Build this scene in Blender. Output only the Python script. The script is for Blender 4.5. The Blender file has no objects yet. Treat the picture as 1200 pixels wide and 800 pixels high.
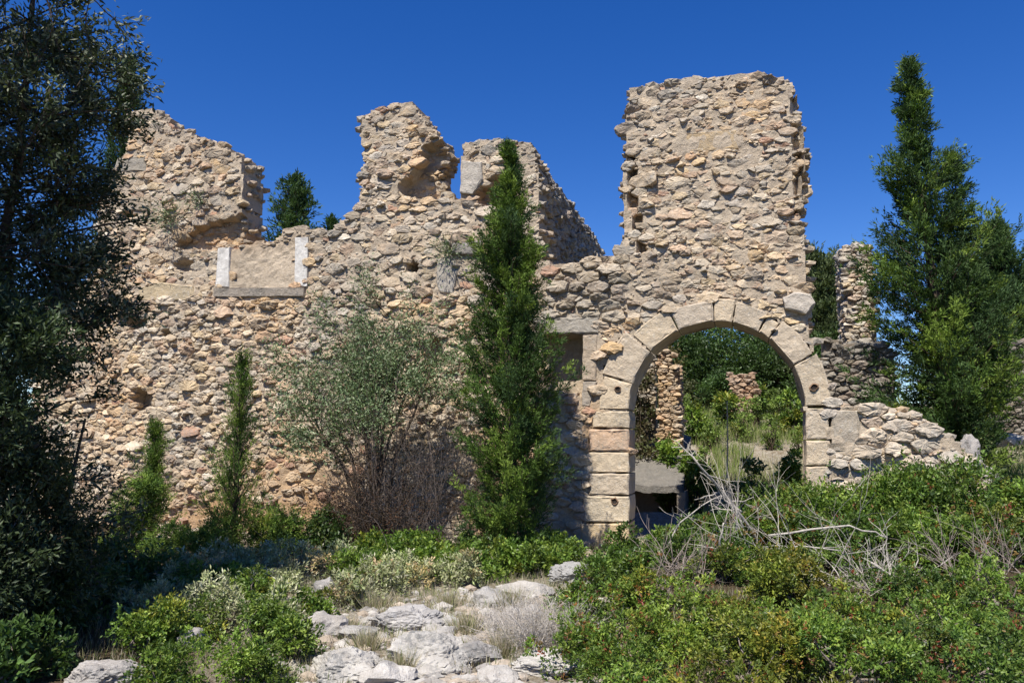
import bpy, bmesh, math, random
import numpy as np
from mathutils import Vector, Matrix, Euler, noise as mn, geometry as mgeo

random.seed(7)
RNG = np.random.default_rng(11)
sc = bpy.context.scene
R = math.radians

# ------------------------------------------------------------------ camera
YAW, PITCH, CAMZ, DIST, FPX = R(16.4), R(7.3), 1.6, 12.0, 933.33
cam = bpy.data.objects.new('camera', bpy.data.cameras.new('camera'))
sc.collection.objects.link(cam); sc.camera = cam
cam.data.lens = 28; cam.data.sensor_width = 36; cam.data.clip_end = 2000; cam.data.clip_start = 0.05
cam.location = (0, -DIST, CAMZ)
cam.rotation_euler = (R(90) + PITCH, 0, YAW)
CM = Euler((R(90) + PITCH, 0, YAW)).to_matrix()
CMI = CM.transposed()
CL = Vector((0, -DIST, CAMZ))

def ray(px, py):
    return CM @ Vector(((px - 600) / FPX, (400 - py) / FPX, -1.0))
def at(px, py, Y=0.0):
    d = ray(px, py); return CL + d * ((Y + DIST) / d.y)
def proj(x, y, z):
    v = CMI @ (Vector((x, y, z)) - CL)
    return 600 + FPX * v.x / -v.z, 400 - FPX * v.y / -v.z
def at_dist(px, py, dist):
    """point on the ray at a given distance along the view axis"""
    return CL + ray(px, py) * dist

# ------------------------------------------------------------------ world, sun, exposure
SUN_EL, SUN_AZ = R(57), R(-8)       # azimuth: sun stands behind the camera, 8 deg left of the wall's normal
world = bpy.data.worlds.new('World'); sc.world = world; world.use_nodes = True
wn = world.node_tree.nodes; wl = world.node_tree.links
for n in list(wn): wn.remove(n)
sky = wn.new('ShaderNodeTexSky'); sky.sky_type = 'NISHITA'; sky.sun_disc = False
sdir = Vector((math.sin(SUN_AZ) * math.cos(SUN_EL), -math.cos(SUN_AZ) * math.cos(SUN_EL), math.sin(SUN_EL)))  # to the sun
sky.sun_elevation = SUN_EL
sky.sun_rotation = math.atan2(sdir.x, sdir.y)
sky.altitude = 600; sky.air_density = 1.0; sky.dust_density = 0.1; sky.ozone_density = 4.0
bg = wn.new('ShaderNodeBackground'); bg.inputs['Strength'].default_value = 0.094
wo = wn.new('ShaderNodeOutputWorld')
hs = wn.new('ShaderNodeHueSaturation'); hs.inputs['Saturation'].default_value = 1.34; hs.inputs['Hue'].default_value = 0.517
wl.new(sky.outputs[0], hs.inputs['Color']); wl.new(hs.outputs[0], bg.inputs[0]); wl.new(bg.outputs[0], wo.inputs[0])
sl = bpy.data.lights.new('sun', 'SUN'); sl.energy = 5.0; sl.angle = R(0.53); sl.color = (1.0, 0.95, 0.86)
so = bpy.data.objects.new('sun', sl); sc.collection.objects.link(so)
so.rotation_euler = (-sdir).to_track_quat('-Z', 'Y').to_euler(); so.location = (-4, -14, 14)
sc.view_settings.view_transform = 'Standard'; sc.view_settings.look = 'None'
sc.view_settings.exposure = 0.62; sc.view_settings.gamma = 1.0
sc.cycles.max_bounces = 5; sc.cycles.diffuse_bounces = 3; sc.cycles.transmission_bounces = 3

# ------------------------------------------------------------------ materials
def nodes_of(name):
    m = bpy.data.materials.new(name); m.use_nodes = True
    nt = m.node_tree
    for n in list(nt.nodes): nt.nodes.remove(n)
    out = nt.nodes.new('ShaderNodeOutputMaterial')
    return m, nt, out
def N(nt, t, **kw):
    n = nt.nodes.new(t)
    for k, v in kw.items():
        if k.startswith('i_'):
            n.inputs[k[2:].replace('_', ' ')].default_value = v
        else: setattr(n, k, v)
    return n
def tex_noise(nt, vec, scale, detail=4, rough=0.6):
    n = N(nt, 'ShaderNodeTexNoise'); n.inputs['Scale'].default_value = scale
    n.inputs['Detail'].default_value = detail; n.inputs['Roughness'].default_value = rough
    nt.links.new(vec, n.inputs['Vector']); return n.outputs['Fac']
def ramp(nt, fac, p0, p1, c0=(0,0,0,1), c1=(1,1,1,1)):
    r = N(nt, 'ShaderNodeValToRGB'); e = r.color_ramp.elements
    e[0].position = p0; e[1].position = p1; e[0].color = c0; e[1].color = c1
    nt.links.new(fac, r.inputs[0]); return r.outputs[0]
def mix(nt, fac, a, b, mode='MIX'):
    m = N(nt, 'ShaderNodeMix', data_type='RGBA', blend_type=mode)
    for s, v in ((m.inputs[0], fac), (m.inputs[6], a), (m.inputs[7], b)):
        if isinstance(v, (int, float)): s.default_value = v
        elif isinstance(v, tuple): s.default_value = (*v, 1) if len(v) == 3 else v
        else: nt.links.new(v, s)
    return m.outputs[2]

def stone_material(name, rough=0.9, bump=0.012, stain=(0.20, 0.19, 0.17), stain_amt=0.55, fine=1.0, crack=0.0, white=0.25):
    m, nt, out = nodes_of(name)
    geo = N(nt, 'ShaderNodeNewGeometry'); pos = geo.outputs['Position']
    att = N(nt, 'ShaderNodeAttribute', attribute_name='tint')
    n1 = tex_noise(nt, pos, 9 * fine, 6, 0.65); n2 = tex_noise(nt, pos, 38 * fine, 5, 0.7); n3 = tex_noise(nt, pos, 2.2 * fine, 4, 0.6)
    c = mix(nt, ramp(nt, n1, 0.30, 0.72), mix(nt, 1.0, att.outputs['Color'], (0.84, 0.81, 0.78), 'MULTIPLY'),
            mix(nt, 1.0, att.outputs['Color'], (1.14, 1.13, 1.12), 'MULTIPLY'))
    c = mix(nt, ramp(nt, n2, 0.38, 0.62, (0.42, 0.42, 0.42, 1), (0, 0, 0, 1)), c, mix(nt, 1.0, c, (0.70, 0.65, 0.60), 'MULTIPLY'))
    vo = N(nt, 'ShaderNodeTexVoronoi'); vo.inputs['Scale'].default_value = 6.5 * fine; nt.links.new(pos, vo.inputs['Vector'])
    # grey lichen, patchy
    lich = mix(nt, 1.0, ramp(nt, n3, 0.46, 0.62), ramp(nt, n2, 0.40, 0.54), 'MULTIPLY')
    lf = mix(nt, stain_amt, (0, 0, 0), lich)
    c = mix(nt, lf, c, stain)
    # pale scabs
    n4 = tex_noise(nt, pos, 15 * fine, 3, 0.8)
    pf = mix(nt, white, (0, 0, 0), ramp(nt, n4, 0.58, 0.66))
    c = mix(nt, pf, c, (0.60, 0.57, 0.51))
    h = N(nt, 'ShaderNodeMath', operation='MULTIPLY_ADD'); nt.links.new(n2, h.inputs[0]); h.inputs[1].default_value = 0.5; nt.links.new(n1, h.inputs[2])
    h2 = N(nt, 'ShaderNodeMath', operation='MULTIPLY_ADD'); nt.links.new(tex_noise(nt, pos, 120 * fine, 3, 0.7), h2.inputs[0]); h2.inputs[1].default_value = 0.22
    nt.links.new(h.outputs[0], h2.inputs[2]); hh = h2.outputs[0]
    if crack:
        v2 = N(nt, 'ShaderNodeTexVoronoi', feature='DISTANCE_TO_EDGE'); v2.inputs['Scale'].default_value = 4.2
        wv = mix(nt, 0.35, pos, N(nt, 'ShaderNodeTexNoise').outputs['Color']); nt.links.new(wv, v2.inputs['Vector'])
        h3 = N(nt, 'ShaderNodeMath', operation='MULTIPLY_ADD'); nt.links.new(ramp(nt, v2.outputs['Distance'], 0.0, 0.06), h3.inputs[0])
        h3.inputs[1].default_value = crack; nt.links.new(hh, h3.inputs[2]); hh = h3.outputs[0]
    bp = N(nt, 'ShaderNodeBump'); bp.inputs['Strength'].default_value = 1.0; bp.inputs['Distance'].default_value = bump
    nt.links.new(hh, bp.inputs['Height'])
    b = N(nt, 'ShaderNodeBsdfPrincipled'); b.inputs['Roughness'].default_value = rough
    b.inputs['Specular IOR Level'].default_value = 0.15
    nt.links.new(c, b.inputs['Base Color']); nt.links.new(bp.outputs[0], b.inputs['Normal'])
    nt.links.new(b.outputs[0], out.inputs[0]); return m

def leaf_material(name, transl=0.28, rough=0.45, spec=0.35):
    m, nt, out = nodes_of(name)
    att = N(nt, 'ShaderNodeAttribute', attribute_name='tint')
    b = N(nt, 'ShaderNodeBsdfPrincipled'); b.inputs['Roughness'].default_value = rough
    b.inputs['Specular IOR Level'].default_value = spec
    t = N(nt, 'ShaderNodeBsdfTranslucent')
    tc = mix(nt, 1.0, att.outputs['Color'], (1.25, 1.35, 0.7), 'MULTIPLY')
    nt.links.new(att.outputs['Color'], b.inputs['Base Color']); nt.links.new(tc, t.inputs['Color'])
    mx = N(nt, 'ShaderNodeMixShader'); mx.inputs[0].default_value = transl
    nt.links.new(b.outputs[0], mx.inputs[1]); nt.links.new(t.outputs[0], mx.inputs[2]); nt.links.new(mx.outputs[0], out.inputs[0])
    return m

def bark_material(name, col, scale=30):
    m, nt, out = nodes_of(name)
    geo = N(nt, 'ShaderNodeNewGeometry')
    n1 = tex_noise(nt, geo.outputs['Position'], scale, 5, 0.7)
    c = mix(nt, ramp(nt, n1, 0.3, 0.7), tuple(v * 0.55 for v in col), tuple(min(1, v * 1.3) for v in col))
    bp = N(nt, 'ShaderNodeBump'); bp.inputs['Distance'].default_value = 0.006; nt.links.new(n1, bp.inputs['Height'])
    b = N(nt, 'ShaderNodeBsdfPrincipled'); b.inputs['Roughness'].default_value = 0.9; b.inputs['Specular IOR Level'].default_value = 0.1
    nt.links.new(c, b.inputs['Base Color']); nt.links.new(bp.outputs[0], b.inputs['Normal']); nt.links.new(b.outputs[0], out.inputs[0])
    return m

M_STONE = stone_material('rubble stone', bump=0.028, white=0.4, stain_amt=.65)
M_MORTAR = stone_material('lime mortar', bump=0.03, stain_amt=0.2, fine=1.6, white=0.15)
M_ASHLAR = stone_material('dressed limestone', bump=0.026, stain=(0.26, 0.235, 0.195), stain_amt=0.6, fine=1.1, white=0.45)
M_CEMENT = stone_material('cement plaster', bump=0.06, stain_amt=0.8, fine=1.8, white=0.25)
M_WHITE = stone_material('white limewash', bump=0.012, stain=(.34, .32, .29), stain_amt=0.7, fine=2.0, white=0.0)
M_ROCK = stone_material('karst limestone', bump=0.035, stain=(0.15, 0.15, 0.145), stain_amt=0.85, fine=0.9, crack=0.0, white=0.5)
M_LEAF = leaf_material('broad leaf'); M_OLIVE = leaf_material('olive leaf', 0.15, 0.5, 0.35)
M_CYP = leaf_material('cypress scale leaf', 0.2, 0.65, 0.2); M_DRY = leaf_material('dry grass blade', 0.25, 0.8, 0.1)
M_BARK = bark_material('dark bark', (0.10, 0.075, 0.055)); M_DEAD = bark_material('bleached dead wood', (0.42, 0.38, 0.33), 45)
M_TWIG = bark_material('grey twig', (0.23, 0.19, 0.165), 40)
M_PURP = bark_material('purple grey twig', (0.105, 0.085, 0.075), 40)
M_THORN = bark_material('pale thorn twig', (0.46, 0.42, 0.38), 40)

# ------------------------------------------------------------------ mesh helpers
COL = sc.collection
def build(name, V, F, mat, parent=None, tint=None, smooth=False, kind=None):
    V = np.asarray(V, dtype=np.float32).reshape(-1, 3); F = np.asarray(F, dtype=np.int32).reshape(-1, 3)
    me = bpy.data.meshes.new(name)
    me.vertices.add(len(V)); me.vertices.foreach_set('co', V.ravel())
    me.loops.add(F.size); me.loops.foreach_set('vertex_index', F.ravel())
    me.polygons.add(len(F)); me.polygons.foreach_set('loop_start', np.arange(0, F.size, 3, dtype=np.int32))
    me.polygons.foreach_set('use_smooth', np.full(len(F), smooth, dtype=bool))
    if tint is not None:
        a = me.attributes.new('tint', 'FLOAT_COLOR', 'POINT')
        t = np.asarray(tint, dtype=np.float32)
        if t.ndim == 1: t = np.tile(t, (len(V), 1))
        a.data.foreach_set('color', np.concatenate([t, np.ones((len(V), 1), np.float32)], 1).ravel())
    me.materials.append(mat); me.update(calc_edges=True)
    o = bpy.data.objects.new(name, me); COL.objects.link(o)
    if parent is not None:
        o.parent = parent
        o.matrix_parent_inverse = Matrix.Translation(parent.location).inverted()
    if kind: o['kind'] = kind
    return o
def thing(name, label, cat, loc, group=None):
    o = bpy.data.objects.new(name, None); COL.objects.link(o); o.location = loc
    o['label'] = label; o['category'] = cat
    if group: o['group'] = group
    o.empty_display_size = 0.2
    return o
def tag(o, label, cat, group=None):
    o['label'] = label; o['category'] = cat
    if group: o['group'] = group
    return o
class MB:
    def __init__(s): s.V = []; s.F = []; s.T = []; s.n = 0
    def add(s, V, F, t=(0.4, 0.35, 0.3)):
        V = np.asarray(V, dtype=np.float32); F = np.asarray(F, dtype=np.int32)
        t = np.asarray(t, dtype=np.float32)
        if t.ndim == 1: t = np.tile(t, (len(V), 1))
        s.V.append(V); s.F.append(F + s.n); s.T.append(t); s.n += len(V)
    def build(s, name, mat, parent=None, smooth=False, kind=None):
        if not s.V: return None
        return build(name, np.concatenate(s.V), np.concatenate(s.F), mat, parent, np.concatenate(s.T), smooth, kind)

def tube(pts, rad, sides=5):
    P = np.asarray(pts, dtype=np.float64); n = len(P); rad = np.broadcast_to(rad, n)
    T = np.gradient(P, axis=0); T /= np.linalg.norm(T, axis=1)[:, None] + 1e-9
    ref = np.array([0.3, 0.2, 1.0]) if abs(T[0, 2]) < 0.8 else np.array([1.0, 0.2, 0.1])
    A = np.cross(T, ref); A /= np.linalg.norm(A, axis=1)[:, None] + 1e-9
    B = np.cross(T, A)
    ang = np.linspace(0, 2 * np.pi, sides, endpoint=False)
    V = (P[:, None] + rad[:, None, None] * (np.cos(ang)[None, :, None] * A[:, None] + np.sin(ang)[None, :, None] * B[:, None])).reshape(-1, 3)
    F = []
    for i in range(n - 1):
        for j in range(sides):
            a = i * sides + j; b = i * sides + (j + 1) % sides
            F += [(a, b, a + sides), (b, b + sides, a + sides)]
    for j in range(1, sides - 1):
        F += [(0, j + 1, j), ((n - 1) * sides, (n - 1) * sides + j, (n - 1) * sides + j + 1)]
    return V, np.array(F)

def leafcloud(P, A, Nn, L, W, C, fold=0.15):
    """P base, A axis, Nn normal-ish, all (n,3); two triangles per leaf"""
    P = P.astype(np.float32); n = len(P)
    A = A / (np.linalg.norm(A, axis=1)[:, None] + 1e-9)
    S = np.cross(A, Nn); S /= np.linalg.norm(S, axis=1)[:, None] + 1e-9
    U = np.cross(S, A)
    L = np.broadcast_to(L, n)[:, None]; W = np.broadcast_to(W, n)[:, None]
    V = np.empty((n, 4, 3), np.float32)
    V[:, 0] = P; V[:, 1] = P + A * L * 0.5 + S * W * 0.5 + U * W * fold
    V[:, 2] = P + A * L; V[:, 3] = P + A * L * 0.5 - S * W * 0.5 + U * W * fold
    b = np.arange(n, dtype=np.int32)[:, None] * 4
    F = np.stack([np.concatenate([b, b + 1, b + 2], 1), np.concatenate([b, b + 2, b + 3], 1)], 1).reshape(-1, 3)
    return V.reshape(-1, 3), F, np.repeat(C.astype(np.float32), 4, 0)
def rdir(n, zb=0.0):
    v = RNG.normal(size=(n, 3)); v[:, 2] += zb
    return v / (np.linalg.norm(v, axis=1)[:, None] + 1e-9)

# ------------------------------------------------------------------ ground
def sstep(a, b, x):
    t = min(1, max(0, (x - a) / (b - a))); return t * t * (3 - 2 * t)
CIS = at(765, 575, 3.7)
MR = ray(690, 400); MR = Vector((MR.x, MR.y)).normalized()
def gh(x, y):
    nz = mn.noise(Vector((x * 0.35, y * 0.35, 1.3)))
    f = 0.02 + 0.10 * sstep(-9, 0, y) + 0.05 * nz
    f += 0.25 * sstep(1.5, 5, x) * sstep(-9, -3, y)
    dd_ = y + DIST; lat = (x * MR.y - dd_ * MR.x)      # distance right of the line of sight that bounds the rocky strip
    f += 0.22 * sstep(.1, 1.1, lat) * sstep(-10.5, -8, y) * (1 - .6 * sstep(-3.5, -.6, y))
    b = 0.20 + 0.06 * min(max(y - 0.6, 0), 2.8) + 0.30 * min(max(y - 3.4, 0), 6.2) + 0.05 * min(max(y - 9.6, 0), 60) + 0.10 * nz
    # sunken cistern behind the arch
    b -= 1.0 * math.exp(-(((x - CIS.x) / 0.9) ** 6 + ((y - 5.0) / 1.45) ** 6))
    b -= 0.35 * sstep(-6, -14, x)
    z = f + (b - f) * sstep(0.15, 0.75, y)
    z += 0.03 * mn.noise(Vector((x * 1.7, y * 1.7, 5)))
    return z
def axis(lo, hi, step, far):
    c = list(np.arange(lo, hi + 1e-6, step)); s = step; v = c[-1]; r = []
    while v < far: s *= 1.25; v += s; r.append(v)
    s = step; v = c[0]; l = []
    while v > -far: s *= 1.25; v -= s; l.append(v)
    return np.array(l[::-1] + c + r)
gx = axis(-13, 8, 0.14, 700); gy = axis(-11, 9, 0.14, 700)
GV = np.array([(x, y, gh(x, y)) for y in gy for x in gx], np.float32)
nx = len(gx); idx = np.arange(len(GV)).reshape(len(gy), nx)
a, b_, c_, d_ = idx[:-1, :-1].ravel(), idx[:-1, 1:].ravel(), idx[1:, 1:].ravel(), idx[1:, :-1].ravel()
GF = np.concatenate([np.stack([a, b_, c_], 1), np.stack([a, c_, d_], 1)])
m, nt, out = nodes_of('dry stony earth')
geo = N(nt, 'ShaderNodeNewGeometry'); pos = geo.outputs['Position']
n1 = tex_noise(nt, pos, 1.6, 6, 0.65); n2 = tex_noise(nt, pos, 14, 6, 0.7); n3 = tex_noise(nt, pos, 60, 4, 0.7)
c = mix(nt, ramp(nt, n1, 0.35, 0.65), (0.20, 0.155, 0.105), (0.33, 0.29, 0.23))
c = mix(nt, ramp(nt, n2, 0.45, 0.6), c, (0.40, 0.37, 0.32))
shade_att = N(nt, 'ShaderNodeAttribute', attribute_name='tint'); c = mix(nt, shade_att.outputs['Fac'], c, mix(nt, ramp(nt, n3, .35, .65), (.045, .035, .022), (.12, .09, .055))); c = mix(nt, ramp(nt, n3, 0.35, 0.6), mix(nt, 1.0, c, (0.5, 0.46, 0.4), 'MULTIPLY'), c)
bp = N(nt, 'ShaderNodeBump'); bp.inputs['Distance'].default_value = 0.04; nt.links.new(n2, bp.inputs['Height'])
bs = N(nt, 'ShaderNodeBsdfPrincipled'); bs.inputs['Roughness'].default_value = 0.95; bs.inputs['Specular IOR Level'].default_value = 0.1
nt.links.new(c, bs.inputs['Base Color']); nt.links.new(bp.outputs[0], bs.inputs['Normal']); nt.links.new(bs.outputs[0], out.inputs[0])
def litter_shade(x, y):  # dark soil mask: humus plus shade painted under shrubs and at the wall foot
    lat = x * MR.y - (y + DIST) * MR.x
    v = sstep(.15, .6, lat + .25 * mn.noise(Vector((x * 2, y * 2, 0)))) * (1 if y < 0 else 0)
    lat2 = -(x * math.cos(YAW) + (y + DIST) * math.sin(YAW)) / max(.5, (y + DIST) * math.cos(YAW) - x * math.sin(YAW))   # soil darkened as painted shade under the left trees
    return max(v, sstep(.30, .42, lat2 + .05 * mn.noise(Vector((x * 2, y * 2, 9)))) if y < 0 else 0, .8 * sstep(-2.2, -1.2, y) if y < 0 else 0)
build('ground', GV, GF, m, smooth=True, kind='structure', tint=np.array([[litter_shade(v[0], v[1])] * 3 for v in GV.tolist()]))

def ground_hit(px, py):
    d = ray(px, py); p = CL.copy(); t = 2.0
    while t < 60:
        p = CL + d * t
        if p.z < gh(p.x, p.y): return p
        t += 0.05
    return p

# ------------------------------------------------------------------ polygons & stones
def inpoly(x, y, poly):
    r = False; j = len(poly) - 1
    for i in range(len(poly)):
        xi, yi = poly[i]; xj, yj = poly[j]
        if (yi > y) != (yj > y) and x < (xj - xi) * (y - yi) / (yj - yi) + xi: r = not r
        j = i
    return r
def clip(poly, a, b, c):      # keep a*x+b*y<=c
    o = []; n = len(poly)
    for i in range(n):
        p = poly[i]; q = poly[(i + 1) % n]
        dp = a * p[0] + b * p[1] - c; dq = a * q[0] + b * q[1] - c
        if dp <= 0: o.append(p)
        if (dp < 0 < dq) or (dq < 0 < dp):
            t = dp / (dp - dq); o.append((p[0] + t * (q[0] - p[0]), p[1] + t * (q[1] - p[1])))
    return o
def area(p):
    return 0.5 * abs(sum(p[i][0] * p[(i + 1) % len(p)][1] - p[(i + 1) % len(p)][0] * p[i][1] for i in range(len(p))))
def resample(poly, m):
    """keep the polygon's own corners (slightly knocked off) and add broken points along the long sides"""
    P = np.array(poly); n = len(P); L = np.linalg.norm(np.roll(P, -1, 0) - P, axis=1); out_ = []
    per = L.sum(); 
    if m < 7: return P + RNG.normal(0, .004, P.shape)
    for i in range(n):
        if L[i] < .03 * per: out_.append((P[i] + P[(i + 1) % n]) / 2); continue
        k = max(1, int(round(L[i] / per * m)))
        c = RNG.uniform(.06, .2)
        out_.append(P[i] + (P[(i + 1) % n] - P[i]) * c)
        for j in range(1, k): out_.append(P[i] + (P[(i + 1) % n] - P[i]) * (j + RNG.uniform(-.25, .25)) / k)
        out_.append(P[i] + (P[(i + 1) % n] - P[i]) * (1 - RNG.uniform(.06, .2)))
    return np.array(out_)

def stone_geo(poly, h, gap=0.004, y0=0.0, rnd=0.0):
    """a rough stone whose face bulges towards -y, in local x,y,z round the polygon's centre"""
    ar = area(poly)
    Q = resample(poly, 6 if ar < 0.012 else (9 if ar < 0.04 else 12)); m = len(Q); ctr = Q.mean(0); D = Q - ctr; r = np.linalg.norm(D, axis=1); sr = math.sqrt(ar)
    D = D * np.clip(1 - gap / np.maximum(r, 0.02), .6, 1)[:, None]
    if rnd: D = D * (1 - rnd + rnd * (r.mean() / np.maximum(r, .01)))[:, None]
    D *= (1 + RNG.uniform(-0.10, 0.08, m))[:, None]
    p1, p2 = RNG.uniform(0, 6.28, 2); tilt = RNG.normal(0, 0.18, 2); cen = RNG.normal(0, .12 * sr, 2); f1 = RNG.uniform(.86, .95) - rnd * .06; f2 = RNG.uniform(.45, .7)
    rings = []
    for sc_, yy, nz, cc in ((0.96, 0.10, 0, 0), (1.0, -0.2 * h, .08, 0), (f1, -0.82 * h, .16, .1), (f2, -h, .16, .6)):
        E = D * sc_ + cen * cc + (RNG.normal(0, 0.02 * sr, (m, 2)) if nz else 0)
        th = np.arctan2(D[:, 1], D[:, 0])
        y = yy + nz * h * (1.1 * np.cos(th - p1) + .6 * np.cos(2 * th - p2) + RNG.normal(0, .45, m)) + (E @ tilt if nz else 0) + y0
        rings.append(np.stack([E[:, 0], y, E[:, 1]], 1))
    V = np.concatenate(rings + [np.array([[cen[0], -h * RNG.uniform(.9, 1.08) + y0 + cen @ tilt, cen[1]]])]); F = []
    for k in range(3):
        for j in range(m):
            a = k * m + j; b = k * m + (j + 1) % m
            if (j + k) % 2: F += [(a, b, b + m), (a, b + m, a + m)]
            else: F += [(a, b, a + m), (b, b + m, a + m)]
    for j in range(m): F.append((3 * m + j, 3 * m + (j + 1) % m, 4 * m))
    return V, np.array(F), ctr

ICO = {}
def ico(sub):
    if sub not in ICO:
        bm = bmesh.new(); bmesh.ops.create_icosphere(bm, subdivisions=max(1, sub), radius=1.0)
        ICO[sub] = (np.array([v.co[:] for v in bm.verts]), np.array([[v.index for v in f.verts] for f in bm.faces])); bm.free()
    return ICO[sub]
def rock_geo(size, sub=2, cuts=7, amp=0.12, freq=1.6):
    V, F = ico(sub); V = V.copy()
    for _ in range(cuts):
        n = rdir(1)[0]; d = RNG.uniform(0.55, 0.9); k = V @ n
        V = V - np.where(k > d, k - d, 0)[:, None] * n
    off = RNG.uniform(-50, 50, 3)
    if sub <= 2:
        V = V * (1 + RNG.normal(0, amp * 0.7, (len(V), 1)))
    else:
        f = []
        for v in V:
            p = Vector(v * freq + off)
            f.append(1 + amp * (mn.noise(p) + 0.5 * (0.5 - abs(mn.noise(p * 2.7))) + 0.35 * mn.noise(p * 5) + .22 * abs(mn.noise(p * 11)) - 0.5 * max(0, 0.12 - abs(mn.noise(p * 1.9 + Vector((9, 1, 2)))) ) * 4))
        V = V * np.array(f)[:, None] * (1 + RNG.normal(0, .006, (len(V), 1)))
    a = RNG.uniform(0, 6.28); ca, sa = math.cos(a), math.sin(a)
    if size[0] == size[1]: V = V @ np.array([[ca, -sa, 0], [sa, ca, 0], [0, 0, 1]])
    return V * np.array(size), F

# region colour of the masonry, in photograph terms of where the stone sits
PAL = np.array([(.50, .42, .32), (.54, .48, .39), (.49, .38, .29), (.52, .43, .30), (.44, .40, .35), (.61, .57, .50), (.46, .38, .30), (.50, .45, .38)])
PWT = np.array([.22, .20, .12, .12, .09, .07, .08, .10])
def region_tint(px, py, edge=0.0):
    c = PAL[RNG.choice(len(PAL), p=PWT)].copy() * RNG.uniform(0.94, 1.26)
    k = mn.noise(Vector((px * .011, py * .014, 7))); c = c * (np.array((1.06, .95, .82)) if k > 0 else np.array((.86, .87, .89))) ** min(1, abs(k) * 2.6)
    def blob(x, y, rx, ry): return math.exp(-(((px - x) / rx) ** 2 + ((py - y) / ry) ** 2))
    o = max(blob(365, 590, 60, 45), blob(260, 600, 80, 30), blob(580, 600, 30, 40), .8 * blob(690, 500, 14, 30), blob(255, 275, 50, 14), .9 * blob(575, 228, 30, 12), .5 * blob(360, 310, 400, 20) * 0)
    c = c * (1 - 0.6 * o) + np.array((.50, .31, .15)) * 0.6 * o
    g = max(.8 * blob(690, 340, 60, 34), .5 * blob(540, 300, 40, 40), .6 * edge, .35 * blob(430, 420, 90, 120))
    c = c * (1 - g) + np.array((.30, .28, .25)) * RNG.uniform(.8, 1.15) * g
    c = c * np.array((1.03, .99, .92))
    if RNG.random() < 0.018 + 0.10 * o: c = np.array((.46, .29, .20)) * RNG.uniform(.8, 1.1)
    return c
def mortar_tint(px, py):
    def blob(x, y, rx, ry): return math.exp(-(((px - x) / rx) ** 2 + ((py - y) / ry) ** 2))
    o = max(blob(365, 590, 60, 55), blob(260, 600, 90, 40), blob(580, 600, 40, 50), .8 * blob(692, 500, 16, 40), blob(255, 275, 60, 16), blob(575, 228, 30, 14))
    c = np.array((.50, .42, .32)); n = mn.noise(Vector((px * .02, py * .02, 3)))
    c = c * (1 + .18 * n)
    return c * (1 - .8 * o) + np.array((.46, .27, .12)) * .8 * o

def stone_field(area_pts, keep, ext, plane, aniso=1.95, rmin=0.026, rmax=0.21, tries=80000, big=0.12, lim=None):
    """dart-thrown power diagram. keep(u,v)->bool says where stones are. returns list of polygons (u,v)"""
    u0, u1, v0, v1 = ext
    G = {}; cs = 0.3; S = []
    def near(u, v, rad):
        cu, cv = int(u // cs), int(v // cs); r = int(rad // cs) + 1
        for i in range(cu - r, cu + r + 1):
            for j in range(cv - r, cv + r + 1):
                for k in G.get((i, j), ()): yield k
    sizes = sorted([rmin + (rmax - rmin) * random.random() ** 2.3 + (0.07 * random.random() if random.random() < big * .5 else 0) for _ in range(tries)], reverse=True)
    for r in sizes:
        u = random.uniform(u0, u1); v = random.uniform(v0, v1) * aniso
        if lim and r > lim(u, v / aniso) and random.random() > .035: continue
        ok = True
        for k in near(u, v, r + rmax):
            s = S[k]
            if (s[0] - u) ** 2 + (s[1] - v) ** 2 < (0.80 * (s[2] + r)) ** 2: ok = False; break
        if ok:
            G.setdefault((int(u // cs), int(v // cs)), []).append(len(S)); S.append((u, v, r))
    res = []
    for i, (u, v, r) in enumerate(S):
        if not keep(u, v / aniso): continue
        nb = sorted(((S[k][0] - u) ** 2 + (S[k][1] - v) ** 2, k) for k in near(u, v, 0.62) if k != i)
        poly = [(u - .4, v - .4), (u + .4, v - .4), (u + .4, v + .4), (u - .4, v + .4)]
        for d2, k in nb[:26]:
            s = S[k]; du, dv = s[0] - u, s[1] - v
            c = (s[0] ** 2 + s[1] ** 2 - s[2] ** 2 - (u * u + v * v - r * r)) / 2
            poly = clip(poly, du, dv, c)
            if len(poly) < 3: break
        if len(poly) < 3: continue
        poly = [(p[0], p[1] / aniso) for p in poly]
        if area(poly) < 0.0011: continue
        res.append((poly, r))
    return res

def px_poly(pts, Y=0.0):
    return [(at(x, y, Y).x, at(x, y, Y).z) for x, y in pts]

# ================================================================== THE FRONT WALL
OUT = [(40, 690), (40, 360), (80, 345), (112, 320), (118, 225), (135, 205), (150, 180), (156, 132), (178, 128), (192, 138), (205, 152), (230, 160), (258, 170),
       (274, 180), (283, 186), (286, 215), (283, 245), (284, 283), (262, 290), (300, 284), (326, 283), (332, 270), (345, 266), (368, 270), (385, 276), (402, 258), (418, 250),
       (424, 225), (429, 190), (424, 160), (426, 138), (440, 130), (462, 124), (483, 121), (495, 136), (500, 152), (517, 166), (520, 186), (510, 206), (520, 228),
       (541, 236), (543, 185), (548, 168), (585, 164), (622, 170), (630, 200), (634, 306), (660, 311), (700, 307), (730, 299), (733, 250), (730, 205), (737, 185),
       (734, 150), (739, 104), (760, 100), (790, 97), (850, 90), (885, 88), (925, 94), (932, 112), (934, 140), (942, 160), (942, 195), (936, 250), (943, 290),
       (942, 322), (954, 350), (950, 368), (945, 385), (968, 430), (976, 455), (978, 480), (1010, 477), (1065, 479), (1085, 492), (1105, 508), (1132, 530),
       (1150, 560), (1160, 690)]
OUTW = px_poly(OUT)
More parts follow.
